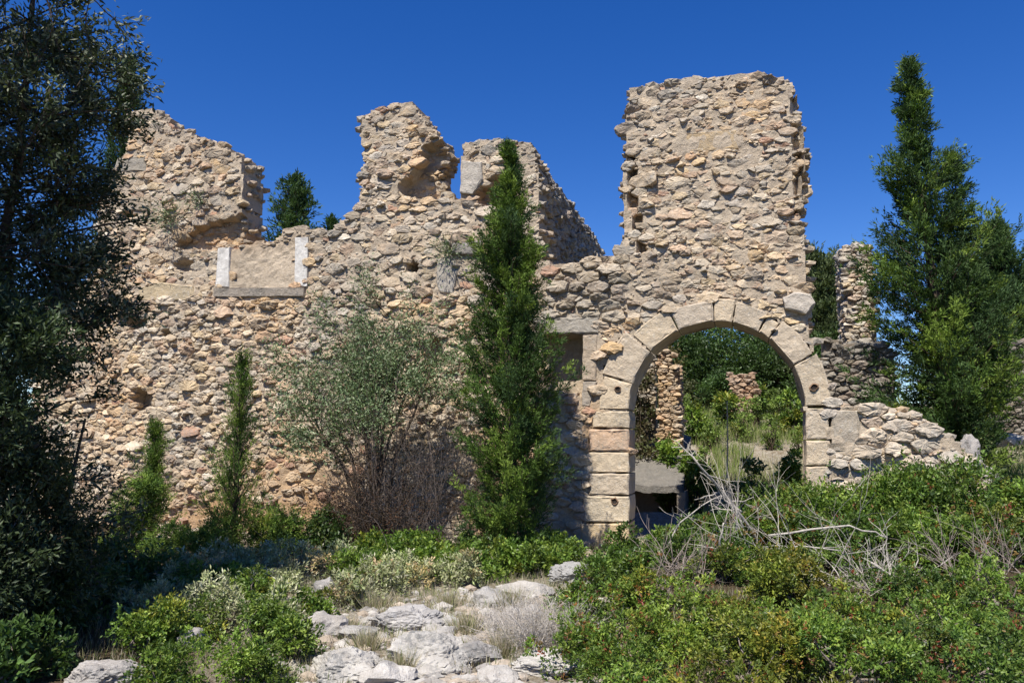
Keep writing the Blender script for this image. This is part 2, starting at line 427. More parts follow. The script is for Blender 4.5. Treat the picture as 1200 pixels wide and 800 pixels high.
# ashlar / special blocks in photograph corners: name, polygon, front y, back y, material, tint
ACX, ACY = 840.5, 480
def ringpt(a, r, sx=1.0):
    return (ACX + r * math.cos(R(a)), ACY - r * math.sin(R(a)))
def voussoir(a0, a1, r0, r1):
    k = max(2, int(abs(a1 - a0) / 5))
    return [ringpt(a0 + (a1 - a0) * i / k, r0) for i in range(k + 1)] + [ringpt(a1 + (a0 - a1) * i / k, r1) for i in range(k + 1)]
AS = (.60, .50, .365); AS2 = (.55, .465, .355); AS3 = (.60, .43, .30)
BLK = []
angs = [(180, 163, 103, 139), (163, 139, 103, 141), (139, 116, 103, 131), (116, 92, 103, 128), (92, 80, 103, 130), (80, 62, 103, 127), (62, 54, 103, 125), (54, 30, 103, 130), (30, 2, 103, 133)]
for i, (a0, a1, r0, r1) in enumerate(angs):
    BLK.append(('voussoir', voussoir(a0 - .25, a1 + .25, r0, r1 + (i % 3 - 1)), -0.05 - 0.006 * (i % 2), 0.60, M_ASHLAR, (AS, AS2, AS, (.50, .43, .34), AS, AS2)[i % 6]))
ys = [481, 502, 529, 554, 580, 612, 640, 680]; xl = [694, 690, 684, 690, 684, 681, 680]
for i in range(7):
    BLK.append(('jamb_block', [(xl[i], ys[i] + .6), (738, ys[i] + .6), (738, ys[i + 1] - .6), (xl[i] + 1, ys[i + 1] - .6)], -0.05 - 0.008 * (i % 2), 0.60, M_ASHLAR, (AS, AS3, AS, AS2, (.62, .53, .39), (.60, .47, .29), AS)[i]))
for i, (x1, ya, yb) in enumerate([(971, 478, 515), (972, 515.8, 545), (970, 546, 600)]):
    BLK.append(('jamb_block', [(944, ya), (x1, ya), (x1, yb), (944, yb)], -0.05 - 0.008 * (i % 2), 0.60, M_ASHLAR, (AS2, AS, AS)[i]))
BLK += [
    ('lintel', [(637, 376), (641, 373), (703, 372), (702, 391), (637, 392)], -0.06, 0.5, M_ASHLAR, (.38, .35, .30)),
    ('window_jamb', [(683, 392.8), (701.5, 392.2), (699, 446), (683, 446)], -0.05, 0.3, M_ASHLAR, (.45, .37, .28)),
    ('window_jamb', [(683, 447.3), (700, 447), (692, 476), (682, 476)], -0.045, 0.3, M_ASHLAR, (.40, .35, .29)),
    ('tablet', [(791, 157), (864, 153), (866, 176), (792, 181)], -0.045, 0.15, M_ASHLAR, (.50, .38, .23)),
    ('block', [(714, 448), (737, 448), (737, 480), (698, 480), (702, 462)], -0.045, 0.3, M_ASHLAR, AS) if False else
    ('block', [(165, 338), (190, 331), (228, 336), (231, 353), (166, 353)], -0.07, 0.15, M_ASHLAR, (.50, .41, .27)),
    ('block', [(131, 248), (131, 233), (178, 231), (180, 248)], -0.07, 0.15, M_ASHLAR, (.40, .33, .24)),
    ('block', [(134, 202), (140, 186), (172, 184), (174, 202)], -0.05, 0.15, M_ASHLAR, (.33, .30, .25)),
    ('block', [(80, 440), (83, 424), (114, 426), (116, 441)], -0.07, 0.15, M_ASHLAR, (.44, .37, .28)),
    ('block', [(541, 228), (543, 190), (566, 192), (568, 212), (556, 230)], -0.10, 0.45, M_ASHLAR, (.50, .46, .40)),
    ('block', [(530, 299), (533, 283), (566, 284), (567, 300)], -0.10, 0.2, M_ASHLAR, (.27, .255, .235)),
    ('block', [(512, 330), (514, 304), (534, 302), (538, 318), (532, 345), (516, 343)], -0.06, 0.2, M_ASHLAR, (.40, .37, .32)),
    ('block', [(919, 363), (916, 350), (930, 344), (949, 346), (956, 357), (944, 370)], -0.14, 0.35, M_ASHLAR, (.54, .49, .42)),
    ('plaster_panel', [(271.5, 337), (271.5, 291), (300, 287), (320, 290), (345.5, 284), (345.5, 337)], 0.09, 0.3, M_CEMENT, (.215, .21, .195)),
    ('window_jamb', [(254, 336.8), (257, 291), (271, 290), (270.5, 336.8)], -0.05, 0.3, M_WHITE, (.66, .65, .62)),
    ('window_jamb', [(346.5, 336.4), (347, 279), (363, 278), (361.5, 336)], -0.05, 0.3, M_WHITE, (.62, .61, .58)),
    ('window_sill', [(253, 349), (253.5, 338), (359, 337.5), (359, 348)], -0.09, 0.3, M_CEMENT, (.42, .37, .31)),
    ('wall_core', [(975, 512), (973, 481), (1006, 480), (1008, 508), (1000, 530), (974, 530)], -0.05, 0.3, M_ASHLAR, (.42, .37, .30)),
]
BLK[-1] = ('block',) + BLK[-1][1:]
BW = [px_poly(b[1]) for b in BLK]
BB = [(min(p[0] for p in q), max(p[0] for p in q), min(p[1] for p in q), max(p[1] for p in q)) for q in BW]
OPEN = px_poly([(738, 700), (738, 480)] + [ringpt(a, 103) for a in range(178, 0, -4)] + [(943.5, 480), (943.5, 700)])
HOLES = [(486, 312, 7, 8, .4), (152, 254, 8, 4, .35), (160, 378, 13, 9, .35), (216, 311, 12, 7, .2), (168, 468, 12, 14, .3), (197, 392, 7, 6, .2), (510, 420, 10, 26, .16),
         (708, 612, 0.1, 0.1, 0), (430, 470, 8, 6, .2)]
RECP = [([(497, 172), (516, 166), (532, 168), (532, 232), (468, 234), (470, 216), (488, 200)], .30),
        ([(232, 268), (262, 258), (294, 250), (298, 286), (235, 293), (205, 290)], .17),
        ([(556, 232), (570, 212), (592, 204), (600, 236), (575, 246)], .28),
        ([(640, 392), (683, 392), (683, 462), (640, 462)], .42),
        ([(735, 178), (746, 182), (749, 240), (757, 296), (748, 298), (744, 262), (738, 230), (738, 200)], .22),
        ([(929, 110), (934, 110), (940, 170), (938, 215), (931, 260), (929, 210)], .18)]
RECW = [(px_poly(p), d) for p, d in RECP]
RECB = [(min(p[0] for p in q), max(p[0] for p in q), min(p[1] for p in q), max(p[1] for p in q)) for q, d in RECW]
def recess(x, z):
    r = 0.05 * mn.noise(Vector((x * .9, z * .9, 2.0))) + 0.02 * mn.noise(Vector((x * 3, z * 3, 8)))
    for (q, d), b in zip(RECW, RECB):
        if b[0] < x < b[1] and b[2] < z < b[3] and inpoly(x, z, q): r += d
    px, py = proj(x, 0, z)
    for hx, hy, rx, ry, d in HOLES:
        k = ((px - hx) / rx) ** 2 + ((py - hy) / ry) ** 2
        if k < 1: r += d * min(1, (1 - k) * 3)
    return r
def in_block(x, z, grow=0.0):
    for q, b in zip(BW, BB):
        if b[0] - grow < x < b[1] + grow and b[2] - grow < z < b[3] + grow and inpoly(x, z, q): return True
    return False
def in_hole(x, z):
    px, py = proj(x, 0, z)
    return any(((px - h[0]) / h[1 + 1]) ** 2 + ((py - h[1]) / h[3]) ** 2 < 1.0 for h in HOLES)
NICHE = px_poly([(640, 392), (683, 392), (683, 462), (640, 462)])
def keep_front(x, z):
    if z < -0.3: return False
    return inpoly(x, z, OUTW) and not inpoly(x, z, OPEN) and not in_block(x, z) and not in_hole(x, z) and not inpoly(x, z, NICHE)

XS1 = at(668, 480).x      # facade | gate wall
XS2 = at(957, 480).x      # gate wall | low wall
facade = thing('ruined_wall', 'long ruined rubble stone wall with two broken stubs, behind the olive and small cypress', 'wall', (at(350, 600).x, 0.3, 0.1))
gate = thing('ruined_gate_wall', 'tall pale rubble wall fragment standing over the round stone archway', 'wall', (at(840, 600).x, 0.3, 0.1))
lowwall = thing('low_wall', 'knee-high broken stone wall running right from the foot of the arch', 'wall', (at(1060, 600).x, 0.3, 0.2))
def owner(x): return facade if x < XS1 else (gate if x < XS2 else lowwall)

# wall core: a thick grid body with noisy faces
def core_body(x0, x1, z0, z1, inside, front, back, cell, tintf, parent, name='mortar_core'):
    nx = int(math.ceil((x1 - x0) / cell)); nz = int(math.ceil((z1 - z0) / cell))
    X = [x0 + (x1 - x0) * i / nx for i in range(nx + 1)]; Z = [z0 + (z1 - z0) * j / nz for j in range(nz + 1)]
    occ = np.zeros((nx + 2, nz + 2), bool)
    for i in range(nx):
        for j in range(nz):
            occ[i + 1, j + 1] = inside((X[i] + X[i + 1]) / 2, (Z[j] + Z[j + 1]) / 2)
    vid = {}; V = []; F = []; T = []
    def vert(i, j, s):
        k = (i, j, s)
        if k not in vid:
            x, z = X[i], Z[j]
            jx = cell * .35 * mn.noise(Vector((x * 7, z * 7, 11))); jz = cell * .35 * mn.noise(Vector((x * 7, z * 7, 31)))
            if i in (0, nx): jx = 0
            y = (front(x, z) + .02 * mn.noise(Vector((x * 9, z * 9, 1)))) if s == 0 else (back + .04 * mn.noise(Vector((x * 5, z * 5, 7)))) if s == 9 else back * s / 9
            vid[k] = len(V); V.append((x + jx, y, z + jz)); T.append(tintf(x, z))
        return vid[k]
    for i in range(nx):
        for j in range(nz):
            if not occ[i + 1, j + 1]: continue
            f = [vert(i, j, 0), vert(i + 1, j, 0), vert(i + 1, j + 1, 0), vert(i, j + 1, 0)]; F += [(f[0], f[1], f[2]), (f[0], f[2], f[3])]
            f = [vert(i, j, 9), vert(i, j + 1, 9), vert(i + 1, j + 1, 9), vert(i + 1, j, 9)]; F += [(f[0], f[1], f[2]), (f[0], f[2], f[3])]
            for (di, dj, p, q) in ((-1, 0, (i, j), (i, j + 1)), (1, 0, (i + 1, j + 1), (i + 1, j)), (0, -1, (i + 1, j), (i, j)), (0, 1, (i, j + 1), (i + 1, j + 1))):
                if not occ[i + 1 + di, j + 1 + dj]:
                    a, b = vert(*p, 0), vert(*q, 0); c, d = vert(*q, 9), vert(*p, 9); F += [(a, b, c), (a, c, d)]
    return build(name, V, F, M_MORTAR, parent, np.array(T))
xmin = min(p[0] for p in OUTW); xmax = max(p[0] for p in OUTW); zmax = max(p[1] for p in OUTW)
def ins(x, z):
    if not inpoly(x, z, OUTW) or inpoly(x, z, OPEN): return False
    for q, b, k in zip(BW, BB, BLK):
        if k[3] > .5 and b[0] < x < b[1] and b[2] < z < b[3] and inpoly(x, z, q): return False
    return True
def mt(x, z): return mortar_tint(*proj(x, 0, z))
for par, xa, xb in ((facade, xmin, XS1), (gate, XS1, XS2), (lowwall, XS2, xmax)):
    core_body(xa, xb, -0.4, zmax if par is not lowwall else 1.9, ins, lambda x, z: recess(x, z) - 0.032, 0.6, 0.06, mt, par)

# rubble stones
def size_limit(x, z):
    px, py = proj(x, 0, z)
    if px < 700 and py > 350: return .15 if px > 400 else .12
    if px < 620: return .14
    if px > 1000 or (640 < px < 735): return .2
    return .125
cells = stone_field(OUTW, keep_front, (xmin - .3, xmax + .3, -0.3, zmax + .1), 0, lim=size_limit)
byown = {}
for poly, r in cells:
    x, z = np.mean(poly, axis=0); px, py = proj(x, 0, z)
    if RNG.random() < .8 * max(math.exp(-((px - 365) / 48) ** 2 - ((py - 585) / 42) ** 2), math.exp(-((px - 265) / 60) ** 2 - ((py - 605) / 26) ** 2), math.exp(-((px - 582) / 24) ** 2 - ((py - 605) / 36) ** 2)): continue
    cob = 1.0 if (px < 640 and py > 340) or (640 < px < 740 and py > 300) or (px > 1005) else 0.0
    V, F, c = stone_geo(poly, 0.018 + (.13 + .20 * cob) * r + RNG.uniform(0, .03) * (2.4 if RNG.random() < .14 else .7), rnd=.08 * cob, gap=.002 * cob)
    x, z = c
    # near the ruined top edge stones are lichen grey
    edge = 0.0
    if not inpoly(x, z + 0.28, OUTW): edge = 1.0
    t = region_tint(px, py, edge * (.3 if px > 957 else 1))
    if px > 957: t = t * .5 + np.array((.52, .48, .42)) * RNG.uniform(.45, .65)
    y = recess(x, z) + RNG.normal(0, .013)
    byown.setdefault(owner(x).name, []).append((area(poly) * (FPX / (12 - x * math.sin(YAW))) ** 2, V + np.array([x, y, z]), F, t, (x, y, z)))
# chips wedged where stones meet
for poly, r in cells:
    for (x, z) in poly:
        if RNG.random() < .17 and keep_front(x, z):
            s_ = random.uniform(.012, .030); V, F = rock_geo((s_ * 1.5, s_, s_ * .8), 1, 3, .2) if s_ > .024 else (ico(0)[0] * (s_ * 1.5, s_, s_ * .8) * (1 + RNG.normal(0, .15, (12, 1))), ico(0)[1])
            px, py = proj(x, 0, z)
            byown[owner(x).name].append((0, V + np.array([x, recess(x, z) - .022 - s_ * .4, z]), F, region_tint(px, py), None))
def rock_along(poly_w, y0, y1, size, own, step=0.15, skip=lambda x, z: False, tf=None):
    n = len(poly_w)
    for i in range(n - 1):
        a, b = poly_w[i], poly_w[i + 1]; L = math.hypot(b[0] - a[0], b[1] - a[1])
        for k in range(max(1, int(L / step))):
            t = (k + random.random()) / max(1, int(L / step)); x = a[0] + (b[0] - a[0]) * t; z = a[1] + (b[1] - a[1]) * t
            if z < 0.1 or skip(x, z): continue
            px, py = proj(x, 0, z)
            for y in np.arange(y0, y1, .17):
                s = size * random.uniform(.6, 1.35)
                V, F = rock_geo((s * random.uniform(1, 1.5), s * random.uniform(.8, 1.2), s * random.uniform(.5, .8)), 1, 5, .1)
                yield (0, V + np.array([x + random.gauss(0, .03), y + random.gauss(0, .03), z - .02 + random.gauss(0, .025)]), F, region_tint(px, py, .8), None)
def skipb(x, z):
    return in_block(x, z) or in_block(x - .1, z) or in_block(x + .1, z)
for it in rock_along(OUTW, .10, .62, .085, None, .16, skipb):
    byown[owner(it[1][:, 0].mean()).name].append(it)
def place_stones(items, parent, name='stone', mat=None, limit=300):
    mat = mat or M_STONE
    items.sort(key=lambda q: -q[0])
    big = [q for q in items if q[4] is not None and q[0] >= 90][:limit]
    bigset = set(id(q) for q in big)
    mb = MB()
    for q in items:
        if id(q) in bigset: build(name, q[1], q[2], mat, parent, q[3])
        else: mb.add(q[1], q[2], q[3])
    mb.build('rubble', mat, parent, kind='stuff')
for par in (facade, gate, lowwall): place_stones(byown.get(par.name, []), par)

# dressed blocks
def block_geo(poly, y0, y1, seg=0.06, jit=0.006, inset=0.014):
    pts = []
    n = len(poly)
    for i in range(n):
        a, b = np.array(poly[i]), np.array(poly[(i + 1) % n]); k = max(1, int(np.linalg.norm(b - a) / seg))
        for j in range(k): pts.append(a + (b - a) * j / k)
    P = np.array(pts); s = np.cross(P - P.mean(0), np.roll(P, -1, 0) - P.mean(0)).sum()
    if s < 0: P = P[::-1]
    m = len(P); c = P.mean(0)
    E = np.roll(P, -1, 0) - np.roll(P, 1, 0); Nn = np.stack([E[:, 1], -E[:, 0]], 1); Nn /= np.linalg.norm(Nn, axis=1)[:, None] + 1e-9
    wob = np.array([mn.noise(Vector((p[0] * 9, p[1] * 9, y0 * 40))) for p in P])
    P0 = P + Nn * (jit * wob - 0.003)[:, None]
    rings = []
    for ins_, yy, na in ((0, y1, 0), (0, y0 + .02, 0), (inset * .5, y0 + .006, .003), (inset * 1.4, y0, .004)):
        Q = P0 - Nn * (ins_ * (1 + .8 * wob))[:, None] + RNG.normal(0, na * .7, (m, 2))
        rings.append(np.stack([Q[:, 0], np.full(m, yy) + RNG.normal(0, na, m), Q[:, 1]], 1))
    V = np.concatenate(rings); F = []
    for k in range(3):
        for j in range(m):
            a = k * m + j; b = k * m + (j + 1) % m; F += [(a, b, b + m), (a, b + m, a + m)]
    inner = rings[3][:, [0, 2]]; pl = [tuple(v) for v in inner]
    g = []; st = .055
    x = inner[:, 0].min() + st
    while x < inner[:, 0].max():
        z = inner[:, 1].min() + st
        while z < inner[:, 1].max():
            q = (x + RNG.uniform(-.3, .3) * st, z + RNG.uniform(-.3, .3) * st)
            if inpoly(q[0], q[1], pl) and min(np.linalg.norm(inner - np.array(q), axis=1)) > st * .55: g.append(q)
            z += st
        x += st
    for face_y, ring0 in ((y0, 3), (y1, 0)):
        gg = g if ring0 == 3 else []
        base = rings[ring0][:, [0, 2]]
        co = [Vector((float(p[0]), float(p[1]))) for p in base] + [Vector(p) for p in gg]
        res = mgeo.delaunay_2d_cdt(co, [], [list(range(m))], 1, 1e-6, True)
        mp = {}
        for vi, orig in enumerate(res[3]):
            k = orig[0] if orig else None
            if k is not None and k < m: mp[vi] = ring0 * m + k
            else:
                p = res[0][vi]; mp[vi] = len(V); V = np.vstack([V, [[p.x, face_y + .010 * mn.noise(Vector((p.x * 6, p.y * 6, 2))) + RNG.normal(0, .0016), p.y]]])
        for f in res[2]: F.append(tuple(mp[i] for i in f) if ring0 == 3 else tuple(mp[i] for i in f[::-1]))
    return V, np.array(F)
for (nm, pts, y0, y1, mat, t), q in zip(BLK, BW):
    cx = sum(p[0] for p in q) / len(q)
    V, F = block_geo(q, y0, y1, inset=.02 if mat is M_ASHLAR else .008, jit=.016 if mat is M_ASHLAR else .006)
    o = build(nm, V, F, mat, owner(cx), np.array(t))
    if mat is M_WHITE: o['label'] = 'whitewashed window jamb block'
# bolt holes on the arch stones: raised brown rims round flat near-black centres
for px, py in ((724, 456), (720, 587), (954, 454)):
    p = at(px, py, -0.055)
    a = np.linspace(0, 2 * np.pi, 10, endpoint=False)
    rr = 0.045 * (1 + RNG.normal(0, .12, 10))
    ring0 = np.stack([p.x + np.cos(a) * rr * 1.35, np.full(10, -0.057), p.z + np.sin(a) * rr * 1.35], 1)
    ring1 = np.stack([p.x + np.cos(a) * rr, np.full(10, -0.075), p.z + np.sin(a) * rr], 1)
    ring2 = np.stack([p.x + np.cos(a) * rr * .8, np.full(10, -0.055), p.z + np.sin(a) * rr * .8], 1)
    V = np.concatenate([ring0, ring1, ring2, [[p.x, -0.056, p.z]]]); F = []
    for k in range(2):
        for j in range(10):
            F += [(k * 10 + j, k * 10 + (j + 1) % 10, k * 10 + 10 + (j + 1) % 10), (k * 10 + j, k * 10 + 10 + (j + 1) % 10, k * 10 + 10 + j)]
    for j in range(10): F.append((20 + j, 20 + (j + 1) % 10, 30))
    T = np.array([(.30, .20, .13)] * 20 + [(.03, .02, .015)] * 11)
    build('bolt_hole', V, F, M_MORTAR, gate, T)

# ================================================================== OTHER WALLS (generic local builder)
def wall_piece(root, p0, ang, length, thick, top, bottom, faces, tint_gain=1.0, stone=(.05, .13), tries=5000, grey=.2, cell=.09, limit=300, big_px=90, ends=True):
    """wall along a local u axis from p0 at angle ang, faces: 'f' the -normal side, 'b' the other, 's' start end, 'e' far end"""
    ca, sa = math.cos(ang), math.sin(ang)
    def tw(V):   # local (u, w, z) -> world
        V = np.asarray(V, float); return np.stack([p0[0] + V[:, 0] * ca - V[:, 1] * sa, p0[1] + V[:, 0] * sa + V[:, 1] * ca, V[:, 2]], 1)
    zt = max(top(u) for u in np.linspace(0, length, 60))
    inside = lambda u, z: 0 <= u <= length and bottom - .2 < z < top(u)
    nx = int(length / cell) + 1; nz = int((zt - bottom + .2) / cell) + 1
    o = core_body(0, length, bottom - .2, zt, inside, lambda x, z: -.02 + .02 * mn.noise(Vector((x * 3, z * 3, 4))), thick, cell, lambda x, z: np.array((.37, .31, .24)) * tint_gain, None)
    me = o.data; n = len(me.vertices); co = np.empty(n * 3, np.float32); me.vertices.foreach_get('co', co)
    me.vertices.foreach_set('co', tw(co.reshape(-1, 3)).astype(np.float32).ravel()); me.update()
    o.parent = root; o.matrix_parent_inverse = Matrix.Translation(root.location).inverted()
    items = []
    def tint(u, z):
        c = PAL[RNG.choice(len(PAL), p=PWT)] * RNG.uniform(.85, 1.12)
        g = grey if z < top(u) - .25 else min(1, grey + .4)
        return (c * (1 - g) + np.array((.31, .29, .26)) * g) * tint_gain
    for f in faces:
        ll = length if f in 'fb' else thick
        tp = top if f in 'fb' else (lambda v, _f=f: top(0.02 if _f == 's' else length - .02))
        cl = stone_field(None, lambda u, v: -.02 < u < ll + .02 and bottom - .1 < v < tp(min(max(u, 0), ll)), (-.25, ll + .25, bottom - .3, zt + .2), 0, rmin=stone[0], rmax=stone[1], tries=tries if f in 'fb' else tries // 3)
        for poly, r in cl:
            V, F, c = stone_geo(poly, .03 + .4 * r + RNG.uniform(0, .03))
            V = V + np.array([c[0], 0, c[1]])
            if f == 'b': V = np.stack([V[:, 0], thick - V[:, 1], V[:, 2]], 1); F = F[:, ::-1]
            elif f == 's': V = np.stack([V[:, 1], thick - V[:, 0], V[:, 2]], 1)
            elif f == 'e': V = np.stack([length - V[:, 1], V[:, 0], V[:, 2]], 1)
            Wd = tw(V); cc = Wd.mean(0); dep = (Vector(cc) - CL).length
            items.append((area(poly) * (FPX / dep) ** 2, Wd, F, tint(c[0], c[1]), cc))
    for u in np.arange(.05, length, .17):
        for w in np.arange(.08, thick, .17):
            s = random.uniform(.06, .12); V, F = rock_geo((s * 1.3, s, s * .7), 1, 5, .1)
            items.append((0, tw(V + np.array([u + random.gauss(0, .04), w, top(u) + random.gauss(0, .03)])), F, tint(u, 99), None))
    place_stones(items, root, limit=limit)

def nfun(base, amp, f, seed):
    return lambda u: base(u) + amp * mn.noise(Vector((u * f, seed, 0))) + amp * .5 * mn.noise(Vector((u * f * 3.1, seed + 5, 0)))
# side wall running back from the facade
SX = at(624, 190).x
sw_top = at(622, 172).z
side = thing('side_wall', 'shadowed stone side wall running back behind the tall cypress', 'wall', (SX - .3, 3.4, .4))
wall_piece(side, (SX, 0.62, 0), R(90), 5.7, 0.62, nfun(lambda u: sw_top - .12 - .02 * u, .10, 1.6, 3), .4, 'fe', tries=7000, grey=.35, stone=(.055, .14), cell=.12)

# pier behind the gate on the right, with a low shaded wall before it
p = at(1003, 470, 4.6)
pr = at(1029, 470, 4.6)
ptop = at(1010, 288, 4.6).z
pier = thing('stone_pier', 'narrow sunlit stone pier between the arch and the tall right cypress', 'pier', (p.x, 4.9, 1.2))
wall_piece(pier, (p.x - .06, 4.6, 0), 0, pr.x - p.x + .1, .95, nfun(lambda u: ptop, .07, 4, 8), .6, 'fs', tries=3500, grey=0, tint_gain=1.12, stone=(.045, .11))
q0 = at(968, 470, 3.6); q1 = at(1050, 470, 3.6); qz = at(1000, 404, 3.6).z
bw = thing('back_wall', 'low brown shaded wall crossing behind the arch shoulder, below the narrow pier', 'wall', ((q0.x + q1.x) / 2, 3.9, 1.0))
wall_piece(bw, (q0.x, 3.6, 0), 0, q1.x - q0.x, .5, nfun(lambda u: qz + (.10 if u < .3 else 0) - .45 * sstep(.95, 1.5, u), .08, 3, 2), .35, 'f', tries=2500, tint_gain=.62, grey=.3)  # stone tint lowered: the wall's shade is put into its colour
q0 = at(1148, 480, 7.5); q1 = at(1260, 480, 7.5); qz = at(1180, 404, 7.5).z
rw = thing('earth_wall', 'weathered brown wall toned for shade at the right edge of the photo with grass on top', 'wall', ((q0.x + q1.x) / 2, 7.8, 1.8))
wall_piece(rw, (q0.x, 7.5, 0), R(-12), 3.2, .5, nfun(lambda u: qz + .05, .12, 2, 9), 1.3, 'f', tries=2500, tint_gain=.5, grey=.2, stone=(.05, .12))  # brown stone, its tint lowered to paint in shadow
# ruined doorway remains seen through the arch
q0 = at(772, 470, 5.5); q1 = at(795, 470, 5.5); qz = at(785, 402, 5.5).z
dr = thing('door_jamb', 'orange-tinted masonry door jamb remnant seen through the left of the arch', 'ruin', (q0.x, 5.7, 1.4))
wall_piece(dr, (q0.x, 5.5, 0), 0, q1.x - q0.x, .4, nfun(lambda u: qz - .5 * sstep(.14, .3, u), .05, 5, 2), .8, 'fe', tries=1500, grey=0, tint_gain=np.array((1.08, .93, .76)), cell=.06, stone=(.04, .09))
q0 = at(744, 470, 6.2); q1 = at(768, 470, 6.2); qz = at(755, 400, 6.2).z
dr2 = thing('ruined_wall_stub', 'pale shaded wall stub hung with dry creeper at far left inside the arch', 'ruin', (q0.x, 6.4, 1.4))
wall_piece(dr2, (q0.x - .3, 6.2, 0), 0, q1.x - q0.x + .3, .4, nfun(lambda u: qz + .05, .08, 5, 7), 1.1, 'f', tries=1500, grey=.3, cell=.07, stone=(.04, .1))
q0 = at(856, 470, 9.5); q1 = at(886, 470, 9.5); qz = at(870, 440, 9.5).z
dr3 = thing('wall_remnant', 'small reddish wall remnant among bushes in the middle of the arch', 'ruin', (q0.x, 9.7, 2))
wall_piece(dr3, (q0.x, 9.5, 0), 0, q1.x - q0.x, .4, nfun(lambda u: qz, .08, 5, 7), 1.6, 'f', tries=1200, grey=0, tint_gain=np.array((.95, .78, .66)), cell=.08, stone=(.04, .09))

# cistern vault behind the arch: cracked slab over a dark mouth
cis = thing('stone_cistern', 'grey cement slab over a dark cistern mouth just inside the arch, lower left', 'cistern', (CIS.x, 4.4, .5))
CY = 3.7
ztop = at(770, 571, CY).z
xa, xb = at(716, 575, CY).x, at(800, 575, CY).x
NXS, NYS = 22, 22; V = []; F = []
for j in range(NYS + 1):
    for i in range(NXS + 1):
        x = xa + (xb - xa) * i / NXS; y = CY + 2.9 * j / NYS
        V.append((x + .03 * mn.noise(Vector((y * 4, 1, 2))) * (i in (0, NXS)), y + (.05 * mn.noise(Vector((x * 5, 3, 2))) if j == 0 else 0), ztop + .04 + .98 * (j / NYS) + .07 * mn.noise(Vector((x * 3, y * 3, 5))) + .03 * mn.noise(Vector((x * 9, y * 9, 5)))))
n0 = len(V)
V += [(v[0], v[1], v[2] - .13) for v in V]
w = NXS + 1
for j in range(NYS):
    for i in range(NXS):
        a = j * w + i; F += [(a, a + 1, a + w + 1), (a, a + w + 1, a + w), (n0 + a, n0 + a + w + 1, n0 + a + 1), (n0 + a, n0 + a + w, n0 + a + w + 1)]
for i in range(NXS): F += [(i, n0 + i, n0 + i + 1), (i, n0 + i + 1, i + 1)]
for j in range(NYS):
    a = j * w + NXS; F += [(a, n0 + a, n0 + a + w), (a, n0 + a + w, a + w)]
    a = j * w; F += [(a, n0 + a + w, n0 + a), (a, a + w, n0 + a + w)]
build('slab', V, F, M_CEMENT, cis, np.array((.27, .255, .23)))
for (x0_, x1_, y0_, y1_) in ((xa - .02, xa + .14, CY + .02, CY + 2.8), (xb - .12, xb + .05, CY + .02, CY + 2.8), (xa, xb, CY + 1.3, CY + 1.5)):
    poly = [(x0_, -.4), (x1_, -.4), (x1_, ztop - .07), (x0_, ztop - .07)]
    V, F = block_geo(poly, y0_, y1_); build('side_wall', V, F, M_MORTAR, cis, np.array((.36, .31, .25)))
poly = [(xa, -.3), (xb, -.3), (xb, at(770, 603, CY - .1).z), (xa, at(770, 601, CY - .1).z)]
V, F = block_geo(poly, CY - .12, CY + .1); build('threshold', V, F, M_MORTAR, cis, np.array((.46, .40, .33)))

# ================================================================== ROCKS
def rock(px, py, wpx, hpx, label, tint=(.47, .45, .42), sub=4, dz=.3, amp=.16, dist=None, name='rock', mat=None, depth=1.0):
    g = ground_hit(px, py + hpx * .45) if dist is None else at_dist(px, py + hpx * .45, dist)
    d = (g - CL).dot(ray(600, 400)) / ray(600, 400).length_squared
    sx = wpx / FPX * d / 2; sz = hpx / FPX * d / 2 * 1.1
    V, F = rock_geo((sx * 1.1, sx * .9 * depth, sz * .95), 5 if wpx > 60 else sub, 9, amp * 1.5, 2.1)
    c = np.array([g.x, g.y + sx * .4, g.z + sz * .40])
    r = np.array([[math.cos(YAW), math.sin(YAW), 0], [-math.sin(YAW), math.cos(YAW), 0], [0, 0, 1]])
    o = build(name, V @ r, F, mat or M_ROCK, None, np.array(tint), smooth=False)
    o.location = c; tag(o, label, 'rock'); return o
WH = (.50, .485, .455); GR = (.32, .31, .30)
rock(395, 778, 96, 50, 'large flat white limestone outcrop at the bottom edge left of centre', WH)
rock(500, 762, 96, 56, 'big cracked white limestone boulder at the bottom centre', WH)
rock(471, 726, 76, 36, 'grey pitted rock behind the big cracked white boulder', (.44, .43, .42))
rock(556, 765, 50, 36, 'rounded grey rock just right of the big cracked white boulder', GR)
rock(378, 688, 30, 40, 'small upright grey rock at left among pale sage', GR, sub=3)
rock(375, 728, 60, 40, 'dull grey flat rock left of centre above the white outcrop', (.40, .38, .36))
rock(676, 671, 66, 34, 'grey lichen rock near the foot of the left arch jamb', (.36, .36, .35))
rock(574, 697, 40, 28, 'small grey rock below the bright green bushes left of dry thorn shrub', (.42, .41, .39), sub=3)
rock(612, 690, 60, 22, 'long low pale stone behind the dry thorn shrub', (.52, .50, .46), sub=3)
rock(640, 778, 90, 30, 'white ledge rock below the dry thorn shrub by the red-tipped bushes', WH)
rock(690, 745, 60, 24, 'white ledge rock at the right end of the dry thorn shrub', WH, sub=3)
rock(105, 788, 96, 48, 'rounded boulder half in shade in the bottom left corner', (.42, .40, .38))
rock(222, 748, 34, 34, 'small tilted grey slab among sage at lower left', (.36, .34, .33), sub=3)
rock(520, 740, 34, 20, 'small cracked rock behind the big cracked white boulder', (.46, .45, .43), sub=3)
rock(415, 742, 44, 24, 'low grey rock in dry grass between two pale outcrops', (.40, .39, .37), sub=3)
rock(447, 788, 60, 34, 'pale boulder between two white outcrops at the bottom edge', (.52, .5, .47), sub=3)
rock(582, 790, 46, 26, 'low pale rock at the bottom edge under the rounded grey rock', (.5, .48, .45), sub=3)
